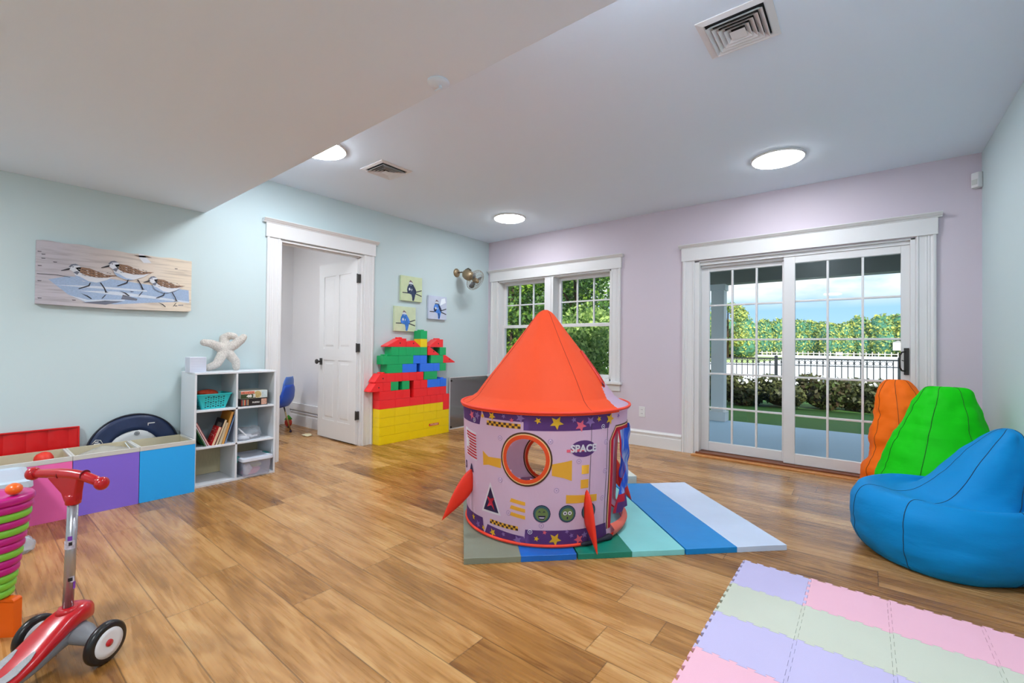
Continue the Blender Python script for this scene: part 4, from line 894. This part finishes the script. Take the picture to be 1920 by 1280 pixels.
for j in range(len(fine)-1):
    z = (fine[j][0]+fine[j+1][0])/2
    for a in range(na):
        az = a-179.5; hw_ = 20*(1-.45*(z-ZO[0])/(ZO[1]-ZO[0])); 
        if ZO[0] < z < ZO[1] and abs(az-27) < hw_: continue
        f = g.b.faces.new((V[j][a], V[j][(a+1) % na], V[j+1][(a+1) % na], V[j+1][a])); f.smooth = True
        f.material_index = 1 if (abs(az-30) < 33-(z-ZH)*60 and z < ZO[0]) else 0
g.b.faces.new(V[-1])
g.build('roof', [cloth('roof', (250, 84, 32), .25), cloth('roof_white', (236, 214, 240), .5)], tent, norm=False)
def conez(z):
    for (z0, r0), (z1, r1) in zip(prof, prof[1:]):
        if z0 <= z <= z1: return r0+(r1-r0)*(z-z0)/(z1-z0)
g = G(); L_ = [cone(27-20+(11)*0-.0+ (z-ZO[0])/(ZO[1]-ZO[0])*9, z, conez(z), .004) for z in np.linspace(ZO[0], ZO[1], 8)]; Rr = [cone(27+20-(z-ZO[0])/(ZO[1]-ZO[0])*9, z, conez(z), .004) for z in np.linspace(ZO[1], ZO[0], 8)]
g.tube(L_+Rr, .008, 8, 0, True); g.build('roof_opening_trim', M('trim_red_roof', (208, 52, 40), .6), tent)
g = G(); g.tube([p*1.0+Vector((0, 0, .004)) for p in L_], .004, 6); g.build('opening_edge', pole, tent)
for az in (-26, -122, 64): G().tube([cone(az, z, r, .0012) for z, r in fine[2:-2]], .0016, 5).build('roof_seam', M('roof_seam', (176, 50, 24), .7), tent)

# ================================================================== bean bags
def beanbag(label, col, base, secs, lobes, seams, ph=0, wr=.010):
    """secs: list of (z, dx, dy, rx, ry, superellipse tilt) horizontal sections from floor to peak"""
    t = thing('bean_bag', label, 'bean bag', base, 0, None)
    n = 72; rs = []; ks = []
    S = secs; m_ = 64
    for j in range(m_+1):
        u = j/m_*(len(S)-1); i = min(int(u), len(S)-2); f = u-i
        p0, p1, p2, p3 = S[max(i-1, 0)], S[i], S[i+1], S[min(i+2, len(S)-1)]
        q = [.5*((2*b)+(-a+c)*f+(2*a-5*b+4*c-d)*f*f+(-a+3*b-3*c+d)*f**3) for a, b, c, d in zip(p0, p1, p2, p3)]
        z, dx, dy, rx, ry = q[:5]; tl = q[5] if len(q) > 5 else 0; z = max(z, 0)
        ring = []
        for k in range(n):
            a = 2*math.pi*k/n; wob = 1+lobes*abs(math.cos(3*a+ph))*min(1, z*5)
            x, y = dx+rx*wob*math.cos(a), dy+ry*wob*math.sin(a); zz = z+tl*math.cos(a-R(50))
            nn = noise.noise(Vector((math.cos(a)*1.6+ph, math.sin(a)*1.6, z*6)))*wr*1.3+noise.noise(Vector((math.cos(a)*2.6, math.sin(a)*2.6+ph, z*22)))*wr*.8
            x += nn*math.cos(a); y += nn*math.sin(a)
            ring.append(Vector((x, y, max(zz, .0))))
        rs.append(ring)
    g = G(); g.rings(rs); mt = M('bean_'+label[:6], col, .62, bump=.45, bscale=7, stretch=(1, 1, 2.6), spec=.2)
    g.build('cover', mt, t, norm=True)
    sm = M('seam_'+label[:6], tuple(int(v*.45) for v in col), .7)
    for a in seams:
        k = int(a/360*n) % n; ps = [r_[k]+(r_[k]-Vector((S[0][1], S[0][2], r_[k].z))).normalized()*.0006 for r_ in rs[2:-3]]
        G().tube(ps, .0018, 5).build('seam', sm, t)
    return t
beanbag('large blue bean bag chair nearest the camera, against the right wall', (0, 134, 200), (.305, 3.28, 0),
  [(0, 0, 0, .27, .29), (.015, 0, 0, .315, .335), (.08, 0, 0, .365, .37), (.18, 0, 0, .375, .38), (.27, .0, 0, .37, .375), (.325, .005, .01, .350, .355), (.352, .015, .015, .322, .33), (.345, .04, .04, .288, .30), (.325, .075, .07, .25, .268), (.345, .12, .105, .212, .238), (.42, .17, .145, .175, .21), (.53, .22, .18, .14, .17), (.61, .255, .20, .095, .12), (.665, .28, .21, .06, .08), (.685, .285, .215, .03, .04), (.69, .29, .215, .008, .01)], .0, (200, 246, 322), 1.0)
beanbag('green bean bag chair with flat top in the middle of the three', (6, 200, 2), (.355, 3.97, 0),
  [(0, 0, 0, .24, .25), (.02, 0, 0, .275, .28), (.12, 0, 0, .30, .30), (.22, .0, 0, .298, .30), (.32, .008, .01, .29, .28), (.42, .02, .02, .268, .25), (.52, .03, .035, .24, .21), (.62, .04, .05, .205, .17), (.72, .05, .07, .17, .13), (.80, .058, .08, .135, .09), (.845, .06, .085, .115, .05), (.862, .06, .085, .09, .02), (.865, .06, .085, .03, .006)], .03, (205, 250, 300), 2.2, .013)
beanbag('orange bean bag with pinched waist, farthest, beside the sliding door', (250, 112, 12), (.215, 4.54, 0),
  [(0, 0, 0, .20, .20), (.02, 0, 0, .232, .22), (.10, 0, 0, .248, .24), (.19, 0, 0, .243, .24), (.25, .012, 0, .222, .22), (.31, .02, .01, .215, .2), (.42, .02, .02, .21, .19), (.54, .015, .03, .19, .17), (.66, .005, .04, .165, .14), (.76, -.01, .05, .135, .11), (.83, -.02, .055, .10, .07), (.865, -.02, .06, .07, .035), (.872, -.02, .06, .02, .01)], .02, (215, 262, 310), 4.1, .016)

# ================================================================== scooter
hv = Vector((.848, .53, 0)); bk_ = Vector((.53, -.848, 0))   # axle direction, rearward direction
sct = thing('toy_scooter', 'red three-wheeled toy scooter with silver post at the lower left', 'scooter', (-2.163, .2635, 0), math.atan2(hv.y, hv.x))
# local frame: x along the axle, y = (-hv.y, hv.x) = forward
sred = M('scooter_red', (190, 12, 28), .28, coat=.4); sgrey = M('scooter_grey', (128, 132, 138), .45); tyre = M('tyre_black', (28, 28, 30), .3); chrome = M('post_silver', (176, 178, 184), .3, metal=.75)
for s in (-1, 1):
    AXs = Matrix.Rotation(R(90), 4, 'Y')
    G().lathe([(.046, -.014), (.060, -.015), (.067, -.008), (.068, 0), (.067, .008), (.060, .015), (.046, .014)], (s*.138, 0, .068), 36, 0, AXs).build('tyre', tyre, sct)
    G().lathe([(.001, -.0135), (.030, -.0150), (.0475, -.0155), (.049, 0), (.0475, .0155), (.030, .0150), (.001, .0135)], (s*.138, 0, .068), 36, 0, AXs).build('wheel_disc', M('wheel_white', (226, 228, 232), .35), sct)
    for q in (-1, 1): G().lathe([(.012, 0), (.011, q*.005), (.001, q*.007)], (s*.138+q*.0135, 0, .068), 16, 0, AXs).build('hub_cap', sred, sct)
def loft(path, sect, n=20):
    rs = []
    for (y, z, w_, h_) in path:
        rs.append([Vector((w_*math.copysign(abs(math.cos(t))**.6, math.cos(t)), y, z+h_*math.copysign(abs(math.sin(t))**.75, math.sin(t)))) for t in (2*math.pi*i/n for i in range(n))])
    return rs
g = G(); g.rings([[p+Vector((x, 0, 0)) for p in [Vector((0, ry*math.cos(t), .074+zc+rz*math.sin(t))) for t in (2*math.pi*i/16 for i in range(16))]] for x, ry, rz, zc in ((-.122, .012, .012, -.002), (-.10, .022, .02, 0), (-.05, .04, .03, .016), (0, .045, .034, .022), (.05, .04, .03, .016), (.10, .022, .02, 0), (.122, .012, .012, -.002))]); g.build('axle_housing', sgrey, sct)
g = G(); g.rings(loft([(.058, .145, .012, .012), (.052, .145, .032, .03), (.03, .15, .042, .034), (0, .150, .046, .034), (-.04, .138, .05, .032), (-.09, .112, .052, .028), (-.14, .086, .056, .022), (-.19, .068, .06, .017), (-.26, .058, .066, .015), (-.40, .055, .068, .015), (-.50, .055, .062, .015), (-.54, .055, .03, .012)], None)); g.build('deck_body', sred, sct)
g = G(); g.rings(loft([(.03, .105, .03, .02), (0, .10, .04, .03), (-.06, .088, .042, .028), (-.12, .066, .045, .022), (-.18, .052, .05, .014)], None)); g.build('underbody', sgrey, sct)
g = G()
for x in (-.034, .034):
    g.rings([[Vector((x+q*w_, y, z+h_)) for q, h_ in ((-1, 0), (1, 0), (1, .003), (-1, .003))] for y, z, w_ in ((-.44, .0695, .018), (-.26, .072, .018), (-.19, .0835, .017), (-.15, .101, .012), (-.13, .113, .004))], sm=False)
g.build('deck_grip', M('grip_grey', (168, 168, 172), .6, bump=.6, bscale=150), sct)
G().cyl((0, -.01, .165), (0, -.01, .186), .034, .024, 24).build('post_collar', sred, sct)
G().cyl((0, -.01, .17), (0, -.0, .55), .0148, n=24).build('post', chrome, sct)
G().cyl((0, -.50, .03), (0, -.53, .03), .001).cyl((-.02, -.52, .035), (.02, -.52, .035), .035, n=28).build('rear_wheel', tyre, sct)
hc = .03
g = G(); g.cyl((0, 0, .535), (0, 0, .57), .021, .022, 20); g.rings([[Vector((x, y, z)) for x, y in ((-a1, -.014), (a2, -.014), (a2, .014), (-a1, .014))] for z, a2, a1 in ((.545, .02, .021), (.575, .022, .034), (.60, .026, .062), (.624, .03, .088), (.632, .03, .088))], sm=False); g.build('handle_bracket', sred, sct, bevel=.004)
hb = [(-.16, .0, .634), (-.13, 0, .636), (-.09, .0, .638), (-.05, 0, .640), (0, 0, .638), (.045, 0, .633), (.085, .0, .622), (.108, .0, .612)]
G().tube(hb, [.0145, .015, .016, .0175, .0175, .0165, .0155, .0145], 18).build('handlebar', sred, sct)
for p, s in ((hb[0], -1), (hb[-1], 1)): G().lathe([(.001, -.012), (.018, -.010), (.0225, 0), (.0215, .010), (.014, .017), (.001, .018)], p, 20, 0, Matrix.Rotation(R(90)*s, 4, 'Y')).build('handle_knob', sred, sct)
for x in (.045, -.048): G().lathe([(.0182, -.0015), (.0182, .0015)], (x, 0, .6375), 20, 0, Matrix.Rotation(R(90), 4, 'Y')).build('grip_ring', M('ring_dark_red', (110, 6, 16), .4), sct)
st = M('sticker_a', (200, 196, 214), .5, var=.4, vscale=90); sp_ = M('sticker_purple', (126, 60, 180), .5); sk = M('sticker_black', (30, 30, 36), .5)
def onpost(a, z, r=.0153): return (r*math.cos(a), -.006+r*math.sin(a), z)
def patch(g, a0, a1, z0, z1, mi, r=.0153, n=6):
    for i in range(n): q0 = a0+(a1-a0)*i/n; q1 = a0+(a1-a0)*(i+1)/n; g.poly([onpost(q0, z0, r), onpost(q1, z0, r), onpost(q1, z1, r), onpost(q0, z1, r)], mi)
VA = math.atan2(-.2635*0+.75, -.66)   # side of the post facing the camera, set below
vdir = Vector((2.147, -.265, 0)).normalized(); lx_ = vdir.dot(hv); ly_ = vdir.dot(Vector((-hv.y, hv.x, 0))); VA = math.atan2(ly_, lx_)
for lst in (((-1.4, 1.2, .385, .415, 0, .0153), (-.5, .3, .415, .43, 1, .0153), (-.3, .3, .398, .41, 2, .0157)), ((-.5, .9, .27, .29, 0, .0153), (-.3, .5, .275, .287, 2, .0157)), ((.6, 1.3, .245, .27, 1, .0153),), ((-.6, -.1, .235, .255, 1, .0153),), ((-.5, .5, .20, .206, 0, .0153),)):
    g = G()
    for a0, a1, z0, z1, mi, r_ in lst: patch(g, VA+a0, VA+a1, z0, z1, mi, r_)
    g.build('sticker', [st, sp_, sk], sct, norm=False)

# ================================================================== ring stacking toy
RC = (-2.552, .100)
orp = M('toy_orange', (246, 104, 10), .35); ringc = dict(m=M('ring_magenta', (196, 24, 130), .3), g=M('ring_green', (128, 202, 60), .3))
bs = thing('ring_stand', 'orange upright panel stand under the ring stack at the left edge', 'toy stand', (RC[0], RC[1], 0), R(45))
g = G(); P = [(-.085, 0), (.085, 0), (.085, .13)]+[(.073+.012*math.cos(t), .128+.012*math.sin(t)) for t in np.linspace(0, math.pi/2, 6)]+[(-.073-.012*math.sin(t), .128+.012*math.cos(t)) for t in np.linspace(0, math.pi/2, 6)]
g.prism(P, lambda u, v: (u, -.016, v), lambda u, v: (u, .016, v)); g.build('base_panel', orp, bs, bevel=.003)
G().cyl((0, 0, .139), (0, 0, .142), .03).build('top_boss', orp, bs)
seq = 'gggmmgmmgmgmm'; n = len(seq)
for i, k in enumerate(seq):
    z = .143+i*.0292; r = .056+.049*(i/(n-1)); 
    o = G().lathe([(.02, 0), (r-.006, 0), (r-.001, .005), (r, .014), (r-.001, .022), (r-.006, .0285), (r*.55, .0285), (.02, .018)], n=40).build('stacking_ring', ringc[k], None, loc=(RC[0], RC[1], z))
    tag(o, '%s plastic ring, %s from the bottom of the ring stack' % ({'m': 'magenta', 'g': 'green'}[k], ORD[i]), 'toy ring', 'rings of the stacking toy')
g = G(); g.sph((0, 0, 0), (.040, .024, .021)); o = g.build('stacking_ball', orp, loc=(RC[0]+.035, RC[1]+.045, .5435)); tag(o, 'orange rounded piece lying on top of the ring stack', 'toy')

# ================================================================== things in the hall
def chair(x, y, rz, col, label):
    t = thing('school_chair', label, 'chair', (x, y, 0), rz, None)
    g = G(); rs = []
    for v in np.linspace(0, 1, 15):   # seat to back profile
        if v < .45: q = v/.45; px_, pz_ = .15-.28*q, .33-.012*math.sin(q*3.1)
        else: q = (v-.45)/.55; a = q*1.25; px_, pz_ = -.13-.075*math.sin(min(1, q*2)*1.57)-.035*q, .33+.30*max(0, q-.06)
        wd = .165-.02*abs(v-.45)*2-(.05*max(0, v-.9)*10); rs.append([Vector((px_+.025*abs(u)**2*(1 if v > .45 else 0), u*wd, pz_+.02*abs(u)**2*(v < .5))) for u in np.linspace(-1, 1, 11)])
    g.rings(rs, cap=False, closed=False); g.build('seat_shell', M('chair_blue'+label[:4], col, .35), t, norm=False, solid=.006)
    cm = M('chrome_leg', (190, 170, 130), .25, metal=.9); rub = M('glide', (50, 30, 60), .6)
    for sx, sy in ((1, 1), (1, -1), (-1, 1), (-1, -1)):
        a = (.09*sx-.01, .10*sy, .32); b = (.15*sx-.01, .15*sy, .02); lg = G().cyl(a, b, .009).build('leg', cm, t); G().cyl((b[0], b[1], .0), (b[0], b[1], .03), .015, .011).build('foot_glide', rub, lg)
    return t
chair(-5.66, 2.41, R(218), (30, 84, 200), 'blue school chair with chrome legs, nearest, just through the doorway')
c2_ = chair(-5.98, 2.52, R(224), (84, 128, 208), 'lighter blue school chair, farther, behind the first one in the hall')
c2_.scale = (1.12, 1.12, 1.12)
tg = thing('toy_vegetable', 'small red toy with green top on the hall floor by the chair', 'toy', (-6.02, 2.78, 0))
G().sph((0, 0, .06), (.045, .045, .06)).build('toy_body', M('toy_tomato', (216, 70, 50), .5), tg); G().lathe([(.05, .10), (.03, .13), (.001, .16)], n=8).build('green_top', M('toy_leaf', (80, 170, 40), .6), tg)
g = blob((.075, .05, .01), 21, .5, 5, 20); tag(g.build('crumpled_paper', M('paper_scrap', (226, 214, 176), .8), loc=(-5.27, 2.66, .008)), 'crumpled cream paper scrap on the floor by the open door', 'paper')

# ================================================================== outdoors
slate = M('patio_stone', (176, 208, 230), .7, var=.25, vscale=60, stretch=(1, 6, 1), bump=.2, bscale=80)
struct(G().box((-2.35, YP+.18, -.22), (9, 8.08, -.1)).build('patio', slate), 'blue-grey covered patio floor')
lawnm = M('lawn_grass', (62, 110, 44), .9, var=.35, vscale=25, bump=.4, bscale=60)
struct(G().box((-30, YP+.18, -.4), (20, 16.5, -.16)).build('lawn', lawnm), 'lawn beyond the patio')
struct(G().box((XR+.15, YP, -.2), (9, YP+.18, 3.0)).build('wall_patio_shade', M('shade_wall_grey', (170, 176, 178), .8)), 'unseen house wall added to shade the patio')  # wall out of view, added to keep the sun off the patio
pwht = M('porch_white', (236, 238, 236), .6)
struct(G().box((-2.5, YP+.18, 2.42), (9, 8.3, 2.5)).build('porch_ceiling', M('porch_soffit', (150, 146, 128), .7)))
struct(G().box((-2.25, 7.88, 2.17), (9, 8.12, 2.42)).build('porch_beam', M('beam_paint', (150, 150, 138), .7)))
pc = thing('porch_column', 'square white porch column seen through the left panel of the sliding door', 'column', (-1.93, 8.0, -.1))
G().box((-.10, -.10, 0), (.10, .10, 2.27)).build('shaft', pwht, pc, bevel=.004); G().box((-.13, -.13, 0), (.13, .13, .16)).build('base_block', pwht, pc, bevel=.006); G().box((-.12, -.12, 2.17), (.12, .12, 2.27)).build('capital', pwht, pc, bevel=.004)
# fence
fx0, fy0, fx1, fy1 = -9.0, 9.9, .62, 13.2
fd_ = Vector((fx1-fx0, fy1-fy0, 0)); FL = fd_.length; fr = math.atan2(fd_.y, fd_.x)
fe = thing('iron_fence', 'black iron fence with a row of rings beyond the hedge', 'fence', (fx0, fy0, -.16), fr)
irn = M('iron_black', (22, 34, 44), .5); FH = 1.035
for z, t_ in ((FH-.02, .035), (FH-.17, .022), (.1, .03)): G().box((0, -.015, z), (FL, .015, z+t_)).build('rail', irn, fe)
posts = [FL-.02-i*2.43 for i in range(5)]
for p in posts: G().box((p-.03, -.03, 0), (p+.03, .03, FH+.05)).lathe([(.035, FH+.05), (.03, FH+.07), (.001, FH+.075)], (p, 0, 0), 12).build('post', irn, fe)
npk = int(FL/.122)
for i in range(npk): x = FL-.14-i*.122; G().box((x-.008, -.008, .02), (x+.008, .008, FH-.02)).build('picket', irn, fe)
for i in range(npk-1):
    x = FL-.14-i*.122-.061; G().tube([(x+.05*math.cos(t), 0, FH-.083+.05*math.sin(t)) for t in (2*math.pi*k/16 for k in range(16))], .006, 5, 0, True).build('ring', irn, fe)
# foliage: many small leaves in one mesh per plant
def leafmat(name, c1, c2, rough=.55, tl=.3):
    a = bpy.data.materials.new(name); a.use_nodes = True; t = a.node_tree; b = t.nodes['Principled BSDF']; ge = t.nodes.new('ShaderNodeNewGeometry'); r = t.nodes.new('ShaderNodeValToRGB')
    t.links.new(ge.outputs['Random Per Island'], r.inputs[0]); e = r.color_ramp.elements; e[0].color = (*lin(c1), 1); e[1].color = (*lin(c2), 1); t.links.new(r.outputs[0], b.inputs[0]); b.inputs['Roughness'].default_value = rough
    tr = t.nodes.new('ShaderNodeBsdfTranslucent'); t.links.new(r.outputs[0], tr.inputs[0]); x = t.nodes.new('ShaderNodeMixShader'); x.inputs[0].default_value = tl; o = t.nodes['Material Output']
    t.links.new(b.outputs[0], x.inputs[1]); t.links.new(tr.outputs[0], x.inputs[2]); t.links.new(x.outputs[0], o.inputs[0]); return a
rng = np.random.default_rng(5)
def leaves(name, n, blobs, size, mat, parent, aspect=.5, r0=.55):
    bl = np.array(blobs, float); wts = (bl[:, 3]*bl[:, 4]*bl[:, 5])**(2/3); idx = rng.choice(len(bl), n, p=wts/wts.sum())
    d = rng.normal(size=(n, 3)); d /= np.linalg.norm(d, axis=1)[:, None]; rad = rng.uniform(r0, 1.07, (n, 1))
    c = bl[idx, :3]+d*rad*bl[idx, 3:6]
    t = rng.normal(size=(n, 3)); t /= np.linalg.norm(t, axis=1)[:, None]; s = np.cross(t, d+rng.normal(size=(n, 3))*.6); s /= np.linalg.norm(s, axis=1)[:, None]+1e-9
    L = size*rng.uniform(.6, 1.3, (n, 1)); v = np.stack([c-t*L, c+s*L*aspect, c+t*L, c-s*L*aspect], 1).reshape(-1, 3)
    me = bpy.data.meshes.new(name); me.vertices.add(4*n); me.vertices.foreach_set('co', v.ravel()); me.loops.add(4*n); me.loops.foreach_set('vertex_index', np.arange(4*n)); me.polygons.add(n); me.polygons.foreach_set('loop_start', np.arange(0, 4*n, 4)); me.polygons.foreach_set('loop_total', np.full(n, 4)); me.update(); me.materials.append(mat)
    o = bpy.data.objects.new(name, me); C.objects.link(o); o.parent = parent; return o
bark = M('bark', (78, 60, 46), .9, bump=.5, bscale=20)
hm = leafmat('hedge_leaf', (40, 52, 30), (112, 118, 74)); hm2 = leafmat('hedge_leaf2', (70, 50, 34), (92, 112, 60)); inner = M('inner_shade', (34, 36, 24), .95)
flw = M('petal_white', (236, 238, 244), .7)
hxs = [(-3.9, 0), (-3.05, 1), (-2.25, 0), (-1.45, 0), (-.7, 1), (.05, 0), (.8, 1)]
for i, (x, k) in enumerate(hxs):
    y = 11.2+(x+2)*.22; h_ = .66+.04*math.sin(i*2.1); t = thing('hedge_shrub', 'dense hydrangea shrub, %s from the left in the row before the fence' % ORD[i], 'shrub', (x, y, -.16), 0, 'shrubs of the hedge before the fence')
    g = G(); g.sph((0, 0, h_*.42), (.36, .34, h_*.40)); g.build('shade_core', inner, t)  # dark ball coloured as the shade deep between the leaves
    bl = [(rng.uniform(-.28, .28), rng.uniform(-.25, .2), rng.uniform(.2, h_-.14), .24, .24, .2) for _ in range(14)]
    leaves('foliage', 5200, bl, .06, hm2 if k else hm, t)
    leaves('flowers', 45, [(b[0], b[1]-.05, h_-.06, .22, .22, .07) for b in bl], .036, flw, t, .9)
tl_ = leafmat('tree_leaf', (34, 84, 16), (176, 216, 80), .5, .45); tl2 = leafmat('tree_leaf_dark', (28, 62, 24), (120, 170, 80), .5, .4); tl3 = leafmat('bush_leaf', (56, 112, 34), (206, 232, 140), .5, .45)
def tree(x, y, zb, blobs, n, size, mat, label, trunk_h, nm='garden_tree', tr=.07, grp='trees outside the left window'):
    t = thing(nm, label, 'tree', (x, y, zb), 0, grp); leaves('foliage', n, blobs, size, mat, t)
    g = G().cyl((0, 0, 0), (.1, 0, trunk_h), tr, tr*.4, 10)
    for k in range(5): a = k*1.3; g.cyl((.03, 0, trunk_h*(.3+.1*k)), (.6*math.cos(a), .6*math.sin(a), trunk_h*(.55+.12*k)), tr*.4, tr*.15, 6)
    g.build('trunk', bark, t); return t
def bb(n, rx, ry, z0, z1, r): return [(rng.uniform(-rx, rx), rng.uniform(-ry, ry), rng.uniform(z0, z1), r*rng.uniform(.7, 1.2), r*rng.uniform(.7, 1.2), r*rng.uniform(.6, 1)) for _ in range(n)]
tree(-6.7, 8.3, -.16, bb(26, 1.2, .9, .3, 3.6, .55), 15000, .055, tl_, 'leafy bright green tree outside the left half of the window', 3.0)
tree(-5.1, 8.6, -.16, bb(30, 1.1, .9, .3, 4.2, .6), 15000, .055, tl2, 'tall dark green tree outside the right half of the window', 3.4)
tree(-4.2, 7.4, -.16, bb(14, .5, .5, .3, 1.9, .4), 6000, .05, tl3, 'pale green bush outside the lower right window sash', 1.4, 'garden_bush', .03)
tree(-8.6, 9.6, -.16, bb(26, 1.3, 1.3, .3, 3.3, .7), 11000, .07, tl2, 'broad dark green tree farther left outside the window', 3.4)
tree(-7.8, 12.0, -.16, bb(34, 2.4, 1.2, .5, 4.6, 1.0), 14000, .08, tl_, 'wide green tree deep behind the others outside the window', 4.0)
tree(-5.2, 12.6, -.3, bb(18, 1.0, .8, .2, 2.2, .6), 7000, .06, tl3, 'shrubby green tree beside the porch column', 2.4, 'garden_bush', .05)
# lake, marsh, far shore
lake = M('lake_water', (232, 236, 244), .5, bump=.2, bscale=.5, stretch=(.2, 1, 1), spec=.3)
struct(G().box((-400, 16.5, -1.9), (400, 700, -1.6)).build('lake', lake), 'pale bright water of the lake')
tag(G().box((-90, 95, -1.7), (-17, 150, -1.1)).build('marsh_bank', M('marsh_grass', (150, 168, 116), .9, var=.2, vscale=.4)), 'pale green marsh bank at the near left of the lake', 'grass', kind='stuff')
far1 = leafmat('far_leaf', (66, 128, 96), (206, 208, 104), .8, .15)
def canopy(name, label, xs, yb, hmin, hmax, n, size, cnt, z0=-1.2):
    bl = []
    for i in range(cnt):
        x = xs[0]+(xs[1]-xs[0])*i/(cnt-1)+rng.uniform(-1.5, 1.5); h = rng.uniform(hmin, hmax); y = yb+rng.uniform(-3, 14)
        w_ = (xs[1]-xs[0])/cnt*1.0+1.5; bl.append((x, y, z0+h*.62, w_, w_*.8, h*.38)); bl.append((x+1, y-3, z0+h*.3, w_, w_*.8, h*.34))
    g = G()
    for b in bl: g.sph(b[:3], tuple(v*.9 for v in b[3:6]), 0, 14)
    o = g.build(name, M('far_inner', (74, 128, 104), .95, var=.4, vscale=1.2)); leaves('leaf_surface', n, bl, size, far1, o, .6, .93)
    return tag(o, label, 'woodland', kind='stuff')
canopy('far_woodland', 'wooded far shore of the lake with sunlit tree tops', (-130, 60), 250, 13.5, 18.5, 70000, .62, 64)
canopy('near_woodland', 'nearer woods on the left side of the lake behind the column', (-75, -26), 132, 9, 13, 26000, .36, 26)
tree(-26.5, 118, -1.3, bb(20, 3.0, 2, 4, 13.5, 1.7), 6000, .35, far1, 'tall pine rising above the left shore woods', 13, 'shore_pine', .3, 'trees on the far shore')
for i, (x, y, s) in enumerate(((10.5, 243, .42), (-9, 240, .3))):
    t = thing('far_house', ('small white house among the far shore trees' if i == 0 else 'small white boathouse at the far shore waterline'), 'house', (x, y, -1.3+(4.4 if i == 0 else .2)), 0)
    G().box((-4*s, -3*s, -2 if i == 0 else 0), (4*s, 3*s, 3.0*s)).build('house_walls', M('house_white', (226, 228, 226), .8), t)
    G().prism([(-4.6*s, 3.0*s), (4.6*s, 3.0*s), (0, 5.0*s)], lambda u, v: (u, -3.3*s, v), lambda u, v: (u, 3.3*s, v)).build('house_roof', M('house_roof', (150, 150, 152), .8), t)
dk_ = thing('far_dock', 'long white dock with posts along the far shore', 'dock', (0, 236, -1.6))
G().box((-42, -1, .9), (10, 0, 1.2)).build('dock_deck', M('dock_wood', (206, 202, 194), .8), dk_)
for i in range(27): G().box((-42+i*2, -1.1, 0), (-41.7+i*2, -.8, 1.9)).build('dock_post', M('dock_wood', (206, 202, 194), .8), dk_)
